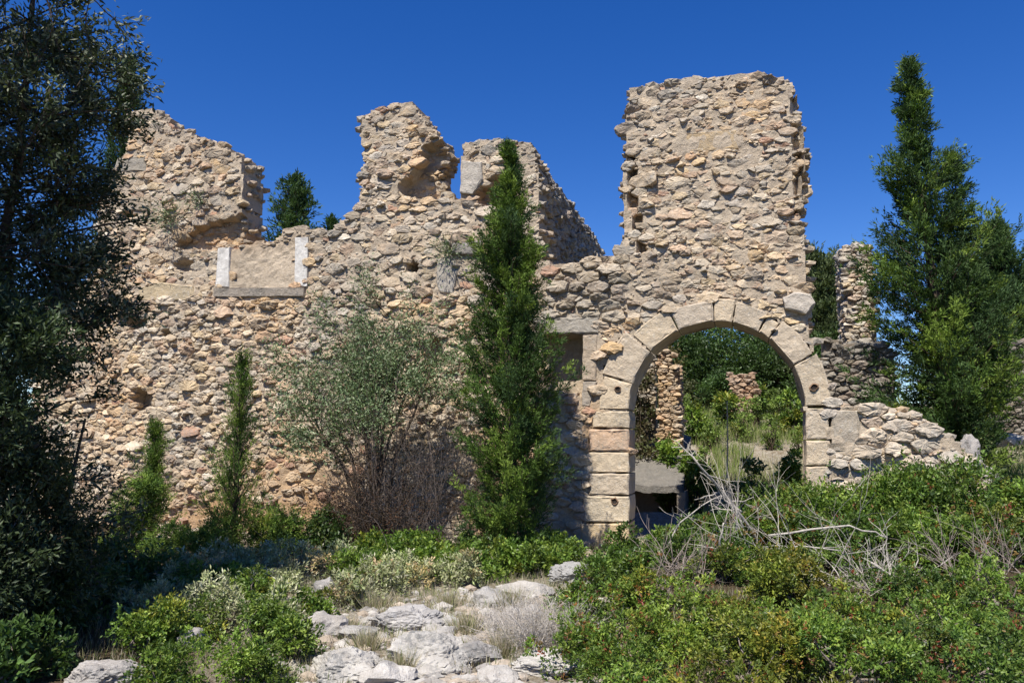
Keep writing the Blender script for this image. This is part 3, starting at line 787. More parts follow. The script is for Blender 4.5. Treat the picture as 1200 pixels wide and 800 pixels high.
rock(620, 738, 36, 20, 'small white rock lying in front of the thorn shrub', WH, sub=3)
rock(530, 728, 34, 22, 'small white rock between the grey pitted rock and thorn shrub', WH, sub=3)
rock(1139, 526, 26, 54, 'upright grey rock at the broken end of the low right wall', (.38, .36, .34), sub=3, dist=12.0)
rock(1103, 556, 34, 34, 'pale rock fallen at the foot of the low right wall', (.48, .45, .40), sub=3, dist=11.0)
rock(1150, 556, 44, 44, 'broad tan rock beside the upright grey rock at right', (.44, .40, .35), sub=3, dist=11.3)
rock(1180, 512, 40, 18, 'flat white stone on the grassy bank at the right edge', WH, sub=3, dist=14.5)
rock(1160, 500, 20, 12, 'small white stone on the grassy bank left of the flat one', WH, sub=3, dist=15.0)
# loose small stones
mb = MB()
for _ in range(1100):
    px = random.gauss(500, 130); py = random.uniform(690, 830)
    if not (300 < px < 720): continue
    g = ground_hit(px, py); s = random.uniform(.015, .07) * (1.6 if random.random() < .12 else 1)
    V, F = rock_geo((s * 1.2, s, s * .7), 1, 4, .1)
    mb.add(V + np.array([g.x, g.y, g.z + s * .2]), F, np.array(random.choice([(.52, .50, .47), (.44, .42, .39), (.36, .34, .32), (.48, .41, .33)])) * random.uniform(.8, 1.1))
for _ in range(500):
    x = random.uniform(-10, 2.5); y = random.uniform(-1.6, -.1); s = random.uniform(.03, .10)
    V, F = rock_geo((s * 1.2, s, s * .7), 1, 4, .1)
    mb.add(V + np.array([x, y, gh(x, y) + s * .2]), F, np.array((.44, .37, .29)) * random.uniform(.8, 1.1))
mb.build('scree', M_STONE, None, kind='stuff')['label'] = 'loose small pale stones scattered on the ground'

# ================================================================== PLANTS
def pal(n, cols, spread=.18):
    cols = np.array(cols); return cols[RNG.integers(0, len(cols), n)] * RNG.uniform(1 - spread, 1 + spread, (n, 1))
LENT = [(.100, .170, .024), (.140, .215, .030), (.070, .125, .022), (.195, .260, .045)]
LENT_D = [(.060, .105, .028), (.075, .130, .032), (.045, .085, .022)]
REDS = [(.22, .060, .030), (.26, .12, .035), (.18, .09, .04), (.20, .13, .04)]
SAGE = [(.29, .31, .15), (.36, .37, .20), (.24, .28, .12), (.40, .39, .26)]
OLV = [(.11, .165, .07), (.15, .21, .09), (.09, .13, .05), (.25, .30, .17)]
CYP = [(.075, .130, .024), (.120, .185, .030), (.050, .090, .022), (.165, .235, .040)]
CYP_D = [(.050, .090, .030), (.070, .120, .034), (.038, .070, .024)]
DRYC = [(.42, .36, .25), (.48, .43, .33), (.34, .29, .20), (.30, .30, .16)]

def clumps_for(w, h, n, low=0.0):
    """clump ellipsoids inside a dome w wide, h high"""
    C = []
    for i in range(n):
        a = random.uniform(0, 6.283); rr = math.sqrt(random.random()) * .78; t = random.random() ** .8
        zz = (low + (1 - low) * t) * h * math.sqrt(max(.05, 1 - rr * rr)) * .92
        s = random.choice((.12, .16, .22, .28, .34)) * random.uniform(.9, 1.1) * min(w, h * 1.5)
        C.append((w / 2 * rr * math.cos(a), w / 2 * rr * math.sin(a), max(zz, s * .4), s * random.uniform(.85, 1.2), s * random.uniform(.85, 1.2), s * random.uniform(.7, 1.1)))
    return C
def twig_leaves(C, tw_per, lv, L, W, cols, base, spread=.18, up=.25, red=0.0, inner=.66, lax=.75, mxr=2.2):
    Ps, As, Ns, Cs = [], [], [], []
    for (cx, cy, cz, rx, ry, rz) in C:
        k = int(tw_per * min(rx / .35, mxr) ** 1.6) + 6
        d = rdir(k, up); tip = np.array([cx, cy, cz]) + d * np.array([rx, ry, rz]) * (RNG.uniform(.70, 1.18, (k, 1)) + (RNG.random((k, 1)) < .12) * RNG.uniform(.1, .45, (k, 1)))
        root = np.array([cx, cy, cz]) + rdir(k) * .12 * rx
        dv = tip - root
        tc = pal(k, cols, spread * .8) * random.uniform(.62, 1.35)
        if random.random() < .10: tc = tc * np.array((1.35, 1.0, .9))
        rm = RNG.random(k) < red * .7; tc[rm] = pal(int(rm.sum()), REDS, .2)
        t = RNG.uniform(inner, 1.0, (k, lv)); P = root[:, None] + dv[:, None] * t[:, :, None] + RNG.normal(0, L * .34, (k, lv, 3))
        ax = d[:, None] * .6 + rdir(k * lv, .15).reshape(k, lv, 3) * lax
        col = tc[:, None] * RNG.uniform(.82, 1.18, (k, lv, 1)) * np.ones((k, lv, 1))
        Ps.append(P.reshape(-1, 3)); As.append(ax.reshape(-1, 3)); Cs.append(col.reshape(-1, 3))
    P = np.concatenate(Ps); A = np.concatenate(As); Cc = np.concatenate(Cs); n = len(P)
    Nn = rdir(n, .9)
    return leafcloud(P + np.array(base), A, Nn, L * RNG.uniform(.65, 1.25, n), W * RNG.uniform(.7, 1.2, n), Cc)
def stems_for(C, base, r, mat_tint=(1, 1, 1), sides=4, frac=1.0):
    mb = MB()
    for c in C:
        if random.random() > frac: continue
        e = np.array(c[:3]); m_ = e * np.array([.45, .45, .5]) + np.array([random.gauss(0, .05), random.gauss(0, .05), 0])
        V, F = tube(np.array([[random.gauss(0, .03), random.gauss(0, .03), -.08], m_ * .5, m_, (m_ + e) / 2 + RNG.normal(0, .02, 3), e]) + np.array(base), [r, r * .85, r * .65, r * .45, r * .25], sides)
        mb.add(V, F)
    return mb
def bush(px, dist, top, wpx, label, kind='lentisk', bottom=None, name='shrub', n=None, red=0., dens=1., cols=None, cat='shrub', group=None, vary=False):
    t = at_dist(px, top, dist); gz = gh(t.x, t.y); w = wpx / FPX * dist
    h = max(.3, t.z - gz) * (1.12 if not vary else random.uniform(1.0, 1.2)); base = (t.x, t.y, gz)
    root = thing(name, label, cat, base, group)
    n = n or int(13 + 11 * w * h)
    C = clumps_for(w, h, n)
    par = dict(lentisk=(80, 11, .052, .026, LENT, M_LEAF), dark=(60, 9, .065, .030, LENT_D, M_LEAF), deep=(80, 9, .055, .018, [(.03, .05, .018), (.045, .07, .024), (.06, .085, .035)], M_OLIVE), sage=(110, 9, .05, .017, SAGE, M_OLIVE),  # deep: near-black leaf colours with the deep shade painted in
               far=(90, 8, .085, .05, LENT_D, M_LEAF), conifer=(100, 16, .05, .012, CYP, M_CYP), heath=(150, 10, .05, .012, [(.13, .16, .06), (.17, .19, .08)], M_CYP))[kind]
    if vary:
        f = np.array(random.choice([(1, 1, 1), (.8, .85, .9), (1.15, 1.05, 1), (1.3, 1.02, 1.0), (.7, .75, .9), (1, 1, 1)])); cols = [tuple(np.array(c) * f) for c in LENT]
    q = 1.0 if kind != 'lentisk' else min(1, max(.55, dist / 9.5))
    V, F, T = twig_leaves(C, int(par[0] * dens * q ** -1.5), par[1], par[2] * q, par[3] * q, cols or par[4], base, red=red)
    build('foliage', V, F, par[5], root, T)
    stems_for(C, base, .012).build('stem', M_TWIG, root)
    return root, C, base
# --- big maquis at right, four rows
LBL = [
 (762, 9.8, 604, 110, 'bushy green shrub directly below the left arch jamb and cistern mouth', .03),
 (850, 9.9, 590, 115, 'mastic shrub with red berries under the arch, behind the pale dead branch', .12),
 (940, 9.9, 560, 120, 'mastic shrub before the right arch jamb', .04),
 (1030, 9.8, 546, 130, 'bright green mastic shrub before the start of the low right wall', .02),
 (1112, 9.7, 560, 120, 'bright green mastic shrub before the broken end of the low right wall', .03),
 (1195, 9.6, 568, 130, 'green mastic shrub at the right edge below the grassy bank', .03),
 (722, 8.4, 652, 110, 'mixed green shrub just right of the grey lichen rock', .03),
 (800, 8.3, 640, 130, 'mastic shrub at the foot of the pale dead branches', .10),
 (985, 8.2, 618, 140, 'mastic shrub right of the tangle of dead twigs, second row', .05),
 (1082, 8.2, 606, 130, 'glossy mastic shrub in the second row under the low wall end', .04),
 (1182, 8.1, 610, 140, 'reddish brown tipped mastic shrub at the right edge, mid height', .22),
 (700, 6.9, 722, 120, 'low mastic shrub with red tips right of the white ledge rock', .12),
 (775, 6.8, 706, 130, 'mastic shrub in the foreground under the arch, third row', .09),
 (938, 6.6, 676, 140, 'dense yellow-green mastic shrub right of the dark hollow', .03),
 (1055, 6.5, 684, 140, 'mastic shrub with orange-red sprig, right of the dense yellow-green one', .12),
 (1165, 6.4, 668, 160, 'tall foreground mastic shrub at the right edge, third row', .04),
 (668, 5.6, 782, 110, 'lowest reddish mastic shrub at the bottom edge near centre', .16),
 (765, 5.5, 762, 140, 'foreground mastic shrub at the bottom edge below the arch', .10),
 (870, 5.4, 764, 130, 'foreground mastic shrub at the bottom edge below the dark hollow', .05),
 (985, 5.3, 752, 150, 'foreground mastic shrub at the bottom edge, third from the right', .05),
 (1100, 5.2, 742, 150, 'foreground mastic shrub at the bottom edge, second from the right', .06),
 (1210, 5.1, 735, 150, 'foreground mastic shrub filling the bottom right corner', .05),
 (745, 4.6, 800, 150, 'mastic shrub cut by the bottom edge, first right of the stony strip', .12),
 (870, 4.5, 796, 150, 'mastic shrub cut by the bottom edge, straight below the arch', .08),
 (990, 4.5, 790, 160, 'mastic shrub cut by the bottom edge, midway to the right corner', .06),
 (1120, 4.4, 785, 170, 'mastic shrub cut by the bottom edge near the right corner', .10),
 (905, 7.6, 668, 60, 'small mastic shrub in the hollow among dead branches', .08),
 (900, 8.9, 600, 90, 'mastic shrub with reddish tips behind the level dead branch', .15),
 (850, 7.6, 690, 90, 'mastic shrub behind the crooked grey dead stem', .08)]
for (px, d, tp, w_, lb, rd) in LBL:
    bush(px, d, tp + ((16 if px > 1000 else 12) if d > 9 else (2 if px > 1000 else -6) if d > 7.9 else -12) + random.gauss(0, 5), w_ * 1.12, lb, red=rd, dens=1.1, vary=True, name='mastic_shrub', group='mastic shrubs in front of the arch')
# --- green bushes at the wall foot, centre
for (px, d, tp, w_, lb) in [
 (600, 10.0, 632, 120, 'bright green shrub at the foot of the tall middle cypress'),
 (645, 10.2, 640, 80, 'bright green shrub between the middle cypress and the left arch jamb'),
 (530, 9.9, 640, 110, 'bright green shrub below the purple dead twigs'),
 (455, 10.3, 632, 100, 'green shrub at the foot of the grey-green olive'),
 (575, 9.2, 668, 90, 'low bright green shrub behind the small grey rock'),
 (625, 9.4, 655, 80, 'low bright green shrub left of the grey lichen rock'),
 (505, 9.2, 675, 70, 'low green shrub behind the grey pitted rock')]:
    bush(px, d, tp, w_ * 1.1, lb, name='mastic_shrub', group='mastic shrubs at the wall foot', dens=1.1)
for (px, d, tp, w_, lb) in [
 (340, 9.6, 640, 90, 'pale sage shrub below the ochre wall patch'),
 (385, 9.0, 655, 70, 'pale sage shrub behind the small upright grey rock'),
 (480, 8.8, 686, 90, 'pale silvery sage shrub just behind the grey pitted rock'),
 (255, 9.0, 672, 100, 'pale sage shrub in front of the slender young cypress'),
 (310, 8.2, 700, 100, 'pale sage shrub left of the dull grey flat rock'),
 (185, 7.2, 735, 110, 'yellow-green sage shrub above the rounded boulder in the left corner'),
 (255, 6.8, 742, 110, 'pale sage shrub beside the small tilted grey slab'),
 (440, 8.2, 712, 60, 'tiny dry sage tuft left of the grey pitted rock'),
 (300, 8.9, 668, 70, 'pale sage shrub below the slender young cypress, right side'),
 (225, 8.0, 700, 80, 'pale sage shrub at the edge of the shaded corner'),
 (410, 7.6, 722, 50, 'yellowish sage tuft between grey rocks left of centre'),
 (540, 8.6, 712, 44, 'small pale tuft behind the small cracked rock'),
 (330, 6.6, 765, 60, 'silvery sage tuft at the bottom edge left of the white outcrop')]:
    bush(px, d, tp, w_, lb, kind='sage', name='sage_shrub', group='pale sage shrubs', dens=.75, cat='shrub')
for (px, d, tp, w_, lb) in [
 (300, 7.4, 722, 90, 'low leafy green plant left of the white outcrop'),
 (215, 6.3, 770, 100, 'leafy green plant at the bottom edge right of the rounded boulder'),
 (190, 5.0, 792, 90, 'leafy green plant cut by the bottom edge right of the corner boulder'),
 (290, 5.2, 790, 90, 'leafy green plant cut by the bottom edge, left of the white outcrop'),
 (345, 5.8, 775, 60, 'leafy plant overlapping the left side of the white outcrop at the bottom'),
 (450, 9.6, 672, 60, 'low green plant behind the small upright grey rock'),
 (365, 6.9, 752, 50, 'small green plant between the white outcrop and sage tufts'),
 (160, 6.0, 776, 60, 'small green plant beside the rounded corner boulder'),
 (425, 8.6, 700, 60, 'small green plant above the dull grey flat rock'),
 (255, 8.0, 705, 90, 'low green plant among the pale sage shrubs'),
 (300, 6.2, 775, 80, 'leafy green plant at the bottom edge left of the white outcrop')]:
    bush(px, d, tp, w_, lb, name='green_plant', dens=.8, cat='plant')

# --- cypresses
def dry_tuft(px, py, wpx, hpx, label):
    g = ground_hit(px, py); d = (g - CL).dot(CM @ Vector((0, 0, -1))); w = wpx / FPX * d; h = hpx / FPX * d; n = 420
    root = thing('grass_tuft', label, 'grass tuft', (g.x, g.y, gh(g.x, g.y)), 'dry grass tufts among the pale rocks')
    q = RNG.normal(0, 1, (n, 3)) * np.array([w * .14, w * .14, 0]); A = rdir(n) * .42 + q * 1.5 / w + np.array([0, 0, 1])
    V, F, T = leafcloud(q + np.array([g.x, g.y, gh(g.x, g.y) - .02]), A, rdir(n), h * RNG.uniform(.4, 1.15, n), .0045, pal(n, DRYC[:3] + [(.22, .25, .10)]), 0)
    build('blade', V, F, M_DRY, root, T, kind='stuff')
for a_ in ((430, 762, 44, 30, 'dry grass tuft left of the big cracked white boulder'), (545, 742, 40, 30, 'dry grass tuft above the rounded grey rock'), (590, 770, 50, 34, 'dry grass tuft right of the rounded grey rock'),
           (440, 715, 50, 28, 'dry grass tuft left of the grey pitted rock'), (525, 712, 44, 26, 'dry grass tuft behind the grey pitted rock, right side'), (350, 745, 40, 30, 'dry grass tuft left of the white outcrop'),
           (470, 792, 50, 36, 'dry grass tuft at the bottom edge between white boulders'), (600, 712, 44, 28, 'dry grass tuft under the long low pale stone'), (650, 745, 40, 34, 'dry grass tuft at the foot of the red tipped mastic'),
           (410, 742, 36, 24, 'dry grass tuft beside the low grey rock')):
    dry_tuft(*a_)
def cypress(base, h, rad, label, nb, cols, droop=(.35, .95), bl=.075, bw_=.014, tips=(), rough=.35, name='cypress', per=8, sprays=12, prof=None, lean=(0, 0), mat=None, sizevar=1.0, plume=.13, gmax=1.4, zf=2.1):
    root = thing(name, label, 'tree', base)
    prof = prof or (lambda t: (min(1, t / .12) ** .5) * (1 - t) ** .75)
    Bx = np.array(base)
    P, A, Cc = [], [], []; st = MB()
    trunks = [(0, 0, 0, h, 1.0)] + [(tx, ty, tz, th, .55) for tx, ty, tz, th in tips]
    for (tx, ty, tz, th, wsc) in trunks:
        tp = np.array([[tx * min(1, s * 3), ty * min(1, s * 3), tz + (th - tz) * s] for s in np.linspace(0, 1, 9)])
        tp[:, 0] += lean[0] * tp[:, 2]; tp[:, 1] += lean[1] * tp[:, 2]
        V, F = tube(tp + Bx + RNG.normal(0, .012, tp.shape), np.linspace(.018 * h * wsc, .004, 9), 6); st.add(V, F)
        k = int(nb * wsc * (th - tz) / h)
        for i in range(k):
            t = (i + random.random()) / k; t = t ** 1.05
            zz = t; z0 = tz + (th - tz) * zz
            a = random.uniform(0, 6.283)
            g = 1 + rough * 2.1 * mn.noise(Vector((math.cos(a) * 1.1 + base[0] * 3, math.sin(a) * 1.1, z0 * zf)))
            if g < .62 and random.random() < .55: continue
            ln = rad * wsc * prof(t) * random.uniform(.72, 1.08) * min(gmax, max(.35, g)) + .06
            el = random.uniform(*droop) + t * .35
            o = np.array([np.interp(z0, tp[:, 2], tp[:, 0]), np.interp(z0, tp[:, 2], tp[:, 1]), z0])
            d = np.array([math.cos(a) * math.cos(el), math.sin(a) * math.cos(el), math.sin(el)])
            s = np.linspace(0, 1, 5)[:, None]; path = o + d * ln * s + np.array([0, 0, 1]) * (.22 * ln * s ** 2)
            if ln > .25:
                V, F = tube(path + Bx, np.linspace(.010 * sizevar, .003, 5), 3); st.add(V, F)
            ns = max(4, int(sprays * (.3 + ln / rad)))
            u = RNG.uniform(.12, 1.0, ns) ** .8
            pl_r = plume * (1.15 - .55 * u) * min(1, ln / .35)
            q = o + d * ln * u[:, None] + np.array([0, 0, 1]) * (.22 * ln * u[:, None] ** 2) + rdir(ns) * (pl_r * RNG.random(ns) ** .5)[:, None]
            sd = d * .7 + rdir(ns) * .7 + np.array([0, 0, .35]); sd /= np.linalg.norm(sd, axis=1)[:, None]
            sl_ = RNG.uniform(.05, .14, ns) * sizevar
            col = pal(1, cols, .15)[0] * RNG.uniform(.8, 1.2, (ns, 1))
            w = RNG.uniform(0, 1, (ns, per, 1))
            pp = q[:, None] + sd[:, None] * sl_[:, None, None] * w + rdir(ns * per).reshape(ns, per, 3) * .022 * sizevar
            ax = sd[:, None] * .9 + rdir(ns * per).reshape(ns, per, 3) * .55
            P.append(pp.reshape(-1, 3)); A.append(ax.reshape(-1, 3)); Cc.append((col[:, None] * RNG.uniform(.85, 1.15, (ns, per, 1))).reshape(-1, 3))
    P = np.concatenate(P) + Bx; A = np.concatenate(A); Cc = np.concatenate(Cc); n = len(P)
    V, F, T = leafcloud(P, A, rdir(n, .2), bl * RNG.uniform(.6, 1.3, n), bw_ * RNG.uniform(.7, 1.3, n), Cc)
    build('foliage', V, F, mat or M_CYP, root, T); st.build('trunk', M_BARK, root)
    return root
def cyp_at(px, dist, top, bottom, wpx, *a, **k):
    t = at_dist(px, top, dist); b = at_dist(px, bottom, dist); gz = gh(t.x, t.y)
    return cypress((t.x, t.y, gz), t.z - gz, wpx / FPX * dist / 2, *a, **k)
cprof = lambda t: (.78 + .3 * min(1, t / .25)) * (1 - t ** 1.6) ** .9 * (1 + .16 * math.sin(t * 21)) + .03
cyp_at(598, 11.0, 176, 680, 116, 'tall bright green cypress growing against the middle of the ruined wall', 470, CYP + CYP_D[:1], droop=(.15, .9), prof=cprof, sprays=30, rough=.95, gmax=1.28, per=12, bl=.05, bw_=.0125, plume=.11)
rprof = lambda t: min(1, (t + .1) / .25) * (1 - t) ** 1.2 * 1.12 * (1.1 + .25 * math.sin(t * 27 + 1)) + .04
t1 = at_dist(1060, 72, 14.5)
cyp_at(1088, 14.5, 76, 520, 176, 'tallest cypress on the right, twin tipped, standing behind the low wall', 440, CYP + CYP_D, droop=(-.05, .55), prof=rprof, sprays=34, per=10, bl=.08, bw_=.020, rough=.95, gmax=1.6, zf=2.6, plume=.20, tips=[(.62, .3, .6, (at_dist(1125, 190, 14.8).z - gh(t1.x, t1.y)))], lean=(-.045, 0), sizevar=1.3)
cyp_at(284, 11.0, 432, 660, 110, 'slender young cypress left of the olive, before the sunlit wall', 110, CYP, droop=(.6, 1.2), sprays=16, per=10, bl=.05, bw_=.009, plume=.06, prof=lambda t: .35 + .65 * (1 - t) ** 1.2 if t < .98 else .1)
cyp_at(182, 12.0, 505, 640, 70, 'small young cypress in the shade near the left tree', 90, CYP, droop=(.6, 1.2), sprays=16, per=10, bl=.05, bw_=.009, plume=.06, prof=lambda t: (1 - t) ** .5)
# distant conifers behind the walls
def far_cyp(px, Y, top, wpx, label, nb=240, cols=CYP_D, **k):
    p = at(px, top, Y); gz = gh(p.x, p.y); dist = (p - CL).dot((CM @ Vector((0, 0, -1))))
    k.setdefault('droop', (.1, .8)); k.setdefault('prof', rprof)
    return cypress((p.x, p.y, gz), p.z - gz, wpx / FPX * dist / 2, label, nb, cols, sprays=20, per=7, bl=.14, bw_=.036, plume=.26, rough=.6, sizevar=1.8, **k)
dome = lambda t: math.sqrt(max(0, 1 - (1.15 * (t - .5)) ** 2 * 1.6)) * (1 - t * .35) if t < .97 else .15
far_cyp(345, 7.0, 213, 125, 'dark conifer behind the wall, rising between the two wall stubs', 300, prof=lambda t: (1 - t) ** .6)
far_cyp(388, 7.5, 262, 50, 'small dark treetop peeking over the wall right of the dark conifer', 160)
far_cyp(152, 6.0, 72, 80, 'dark conifer behind the left wall stub, above its top stone', 300, prof=lambda t: (1 - t) ** .55)
far_cyp(1168, 10.5, 270, 140, 'dark conifer at the right edge behind the twin tipped cypress', 420)
far_cyp(1214, 12, 290, 140, 'dark conifer cut by the right edge of the photo', 260)
far_cyp(962, 14.0, 316, 95, 'soft green tree behind the arch shoulder left of the narrow pier', 420, cols=[(.085, .115, .045), (.11, .14, .055)], prof=dome)
far_cyp(1118, 12.0, 330, 110, 'dark tree behind the twin tipped cypress, lower right', 260)

# --- shrubs behind the arch and at right (background)
def back_bush(px, Y, top, wpx, label, cols=LENT_D, L=.10, kind='lentisk', dens=.9, red=0., name='background_shrub'):
    p = at(px, top, Y); gz = gh(p.x, p.y); dist = (p - CL).dot((CM @ Vector((0, 0, -1))))
    w = wpx / FPX * dist; h = max(.3, p.z - gz)
    root = thing(name, label, 'shrub', (p.x, p.y, gz), 'shrubs on the bank inside the arch' if label in globals().get('BL', ()) else None); C = clumps_for(w, h, int(12 + 4 * w * h))
    V, F, T = twig_leaves(C, int(42 * dens), 8, L, L * .5, cols, (p.x, p.y, gz), red=red, mxr=1.5 if Y < 12 else 1.8)
    build('foliage', V, F, M_LEAF, root, T); stems_for(C, (p.x, p.y, gz), .016).build('stem', M_BARK, root)
for (px, Y, tp, w_, lb, cl) in [
 (800, 15, 372, 110, 'dark oak behind the upper left of the arch', LENT_D),
 (860, 16, 366, 120, 'dark oak behind the crown of the arch', LENT_D),
 (915, 15, 380, 100, 'dark oak behind the upper right of the arch', LENT_D),
 (965, 13, 400, 80, 'dark shrub behind the right arch jamb', LENT_D),
 (760, 13, 395, 80, 'brown-green shrub behind the far left of the arch', [(.10, .11, .05)]),
 (815, 7.5, 468, 28, 'bright green shrub right of the orange door jamb, inside the arch', LENT),
 (852, 8.5, 460, 30, 'bright green shrub in the middle distance at the arch centre', LENT),
 (925, 8.0, 450, 36, 'green shrub in the middle distance at the arch right', LENT),
 (880, 10., 436, 36, 'upright green shrub beside the reddish wall remnant', LENT),
 (840, 10.5, 418, 40, 'dark round shrub under the oaks at the arch centre', LENT_D),
 (752, 5.4, 408, 44, 'brown-green creeper hanging over the wall stub inside the arch', [(.10, .085, .045), (.07, .06, .03), (.09, .10, .04)]),
 (926, 2.6, 528, 30, 'green shrub just inside the right arch jamb', LENT),
 (784, 5.0, 462, 34, 'bright green shrub growing at the foot of the orange door jamb', LENT),
 (812, 4.6, 500, 40, 'green shrub at the right edge of the cement slab', LENT),
 (760, 7.0, 478, 40, 'green shrub above the cement slab, under the creeper', LENT),
 (878, 3.9, 532, 36, 'yellow-green shrub in the courtyard behind the bleached branch', [(.17, .22, .05), (.22, .26, .08)]),
 (1190, 10, 352, 80, 'round green shrub above the brown wall at right', LENT_D),
 (1125, 3.0, 470, 60, 'green shrub right of the twin tipped cypress foot', [(.13, .17, .05), (.17, .2, .08)]),
 (1165, 1.0, 540, 50, 'green shrub on the bank at the right edge above the mastic', LENT),
 (1040, 2.4, 440, 70, 'low cypress boughs shrub behind the low wall', CYP)]:
    back_bush(px, Y, tp, w_, lb, cl)

GRASSY = [(.16, .23, .05), (.21, .28, .07), (.12, .18, .04)]
BL = ['leftmost small bright shrub on the bank inside the arch, right of the door jamb', 'small bright shrub just left of the tall dry flower stalk in the arch',
      'small bright shrub below the left end of the reddish wall remnant', 'small bright shrub below the middle of the reddish wall remnant', 'small bright shrub right beside the reddish wall remnant',
      'small bright shrub near the straw coloured grass patch inside the arch', 'small bright shrub high on the bank at the right side of the arch', 'rightmost small bright shrub inside the arch, close to its right jamb', 'lowest small bright shrub on the bank, right above the cement slab']
for i_, (px, Y, tp, w_) in enumerate([(800, 9.5, 440, 34), (832, 7.0, 478, 34), (842, 9.8, 448, 34), (868, 7.6, 470, 36), (885, 8.8, 452, 34), (902, 7.0, 474, 36), (912, 9.6, 440, 36), (936, 6.6, 480, 34), (822, 6.0, 494, 30)]):
    back_bush(px, Y, tp + 8, w_ * .62, BL[i_], GRASSY, L=.06)
# --- recursive branches for olives, dead wood
def grow(p, d, ln, r, lev, maxlev, mb, tips, kids=3, bend=.25, grav=0.0, spread=.7, sides=4, shrink=.68, tint=(1, 1, 1)):
    k = 5 if lev < 2 else 3; pts = [p]; dd = d.copy()
    for i in range(k):
        dd = dd + RNG.normal(0, bend * .35, 3); dd[2] += grav; dd /= np.linalg.norm(dd)
        pts.append(pts[-1] + dd * ln / k)
    pts = np.array(pts); rr = np.linspace(r, r * .6, k + 1)
    V, F = tube(pts, rr, sides if lev < 2 else 3); mb.add(V, F)
    if lev >= maxlev:
        tips.append((pts, dd)); return
    for i in range(kids):
        t = random.uniform(.35, 1.0); j = min(k, int(t * k)); q = pts[j]
        nd = dd + rdir(1)[0] * spread; nd /= np.linalg.norm(nd)
        grow(q, nd, ln * shrink * random.uniform(.75, 1.2), r * .55 * (1 if j < k else 1), lev + 1, maxlev, mb, tips, kids, bend, grav, spread, sides, shrink)
    grow(pts[-1], dd, ln * shrink, r * .6, lev + 1, maxlev, mb, tips, kids, bend, grav, spread, sides, shrink)
def tip_leaves(tips, n_per, L, W, cols, spread=.18, jit=.03, frac=1.0, ax_w=.8):
    P, A, Cc = [], [], []
    for pts, d in tips:
        if random.random() > frac: continue
        t = RNG.uniform(0, len(pts) - 1, n_per); i = np.minimum(t.astype(int), len(pts) - 2); f = (t - i)[:, None]
        P.append(pts[i] * (1 - f) + pts[i + 1] * f + RNG.normal(0, jit, (n_per, 3)))
        A.append(d * ax_w + rdir(n_per) * .8); Cc.append(pal(1, cols, .1) * RNG.uniform(.75, 1.25, (n_per, 1)))
    P = np.concatenate(P); n = len(P)
    return leafcloud(P, np.concatenate(A), rdir(n, .5), L * RNG.uniform(.6, 1.2, n), W * RNG.uniform(.7, 1.2, n), np.concatenate(Cc), .1)

# grey-green wild olive before the wall
b = at_dist(437, 622, 11.3); b.z = gh(b.x, b.y)
ol = thing('wild_olive', 'grey-green wild olive shrub growing against the middle left of the wall', 'shrub', b)
mb = MB(); tips = []
for (ex, ez, n_) in ((-1.15, 2.7, 3), (-.55, 3.2, 4), (.1, 3.6, 4), (.6, 3.2, 3), (-.9, 2.0, 2), (-1.3, 2.3, 3), (.9, 2.7, 2), (0, 2.9, 3), (-.3, 2.4, 2)):
    for _ in range(1):
        s = np.array([b.x + random.gauss(0, .05), b.y, b.z - .05]); e = np.array([b.x + ex, b.y + random.uniform(-.25, .4), b.z + ez * .93])
        m_ = s + (e - s) * .5 + np.array([-.15 * ex, 0, .1]); V, F = tube([s, (s + m_) / 2 + RNG.normal(0, .02, 3), m_, (m_ + e) / 2 + RNG.normal(0, .02, 3), e], [.035, .03, .024, .018, .012], 5); mb.add(V, F)
        for _k in range(n_ + 3):
            q = m_ + (e - m_) * random.uniform(.2, 1.0)
            d = (e - s); d = d / np.linalg.norm(d) * .6 + rdir(1)[0] * .7; d /= np.linalg.norm(d)
            grow(q, d, .46, .009, 0, 2, mb, tips, 3, .3, .02, .9, 3, .75)
mb.build('stem', M_BARK, ol)
V, F, T = tip_leaves(tips, 34, .058, .019, OLV, jit=.08); build('foliage', V, F, M_OLIVE, ol, T)
# purple-brown dead twigs
def twig_tangle(px, dist, bot, wpx, hpx, label, n, mat, r=.006, lev=2, ln=.5, name='dead_shrub', up=.8, kids=3, cat='dead shrub', leaves=None):
    if dist is None: b = ground_hit(px, bot); dist = (b - CL).dot(CM @ Vector((0, 0, -1)))
    b = at_dist(px, bot, dist); b.z = gh(b.x, b.y); w = wpx / FPX * dist; h = hpx / FPX * dist
    root = thing(name, label, cat, b); mb = MB(); tips = []
    for i in range(n):
        s = np.array([b.x + random.gauss(0, w * .16), b.y + random.gauss(0, w * .12), b.z - .05])
        d = np.array([random.gauss(0, .55) * w / h, random.gauss(0, .35), up]); d /= np.linalg.norm(d)
        grow(s, d, h * random.uniform(.3, .55), r * random.uniform(.7, 1.3), 0, lev, mb, tips, kids, .35, 0, .9, 3, .6)
    mb.build('twig', mat, root)
    if leaves:
        V, F, T = tip_leaves(tips, leaves[0], leaves[1], leaves[2], leaves[3], jit=.03); build('foliage', V, F, M_DRY, root, T)
    return root
twig_tangle(480, 10.9, 640, 125, 255, 'tangle of purple-grey dead twigs right of the wild olive', 52, M_PURP, .006, 2, leaves=(3, .03, .012, [(.10, .06, .045), (.07, .05, .04)]))
twig_tangle(425, 11.0, 636, 100, 130, 'rust-brown leafless shrub low behind the wild olive stem', 34, M_BARK, .008, 2, leaves=(12, .035, .018, [(.10, .055, .035), (.07, .05, .035)]))
twig_tangle(632, None, 764, 140, 96, 'dome of dry grey thorny burnet above the white ledge rock', 150, M_THORN, .0028, 2, name='thorny_shrub', up=1.0, kids=3, cat='dry shrub', leaves=(2, .02, .006, [(.42, .37, .32), (.36, .30, .25)]))
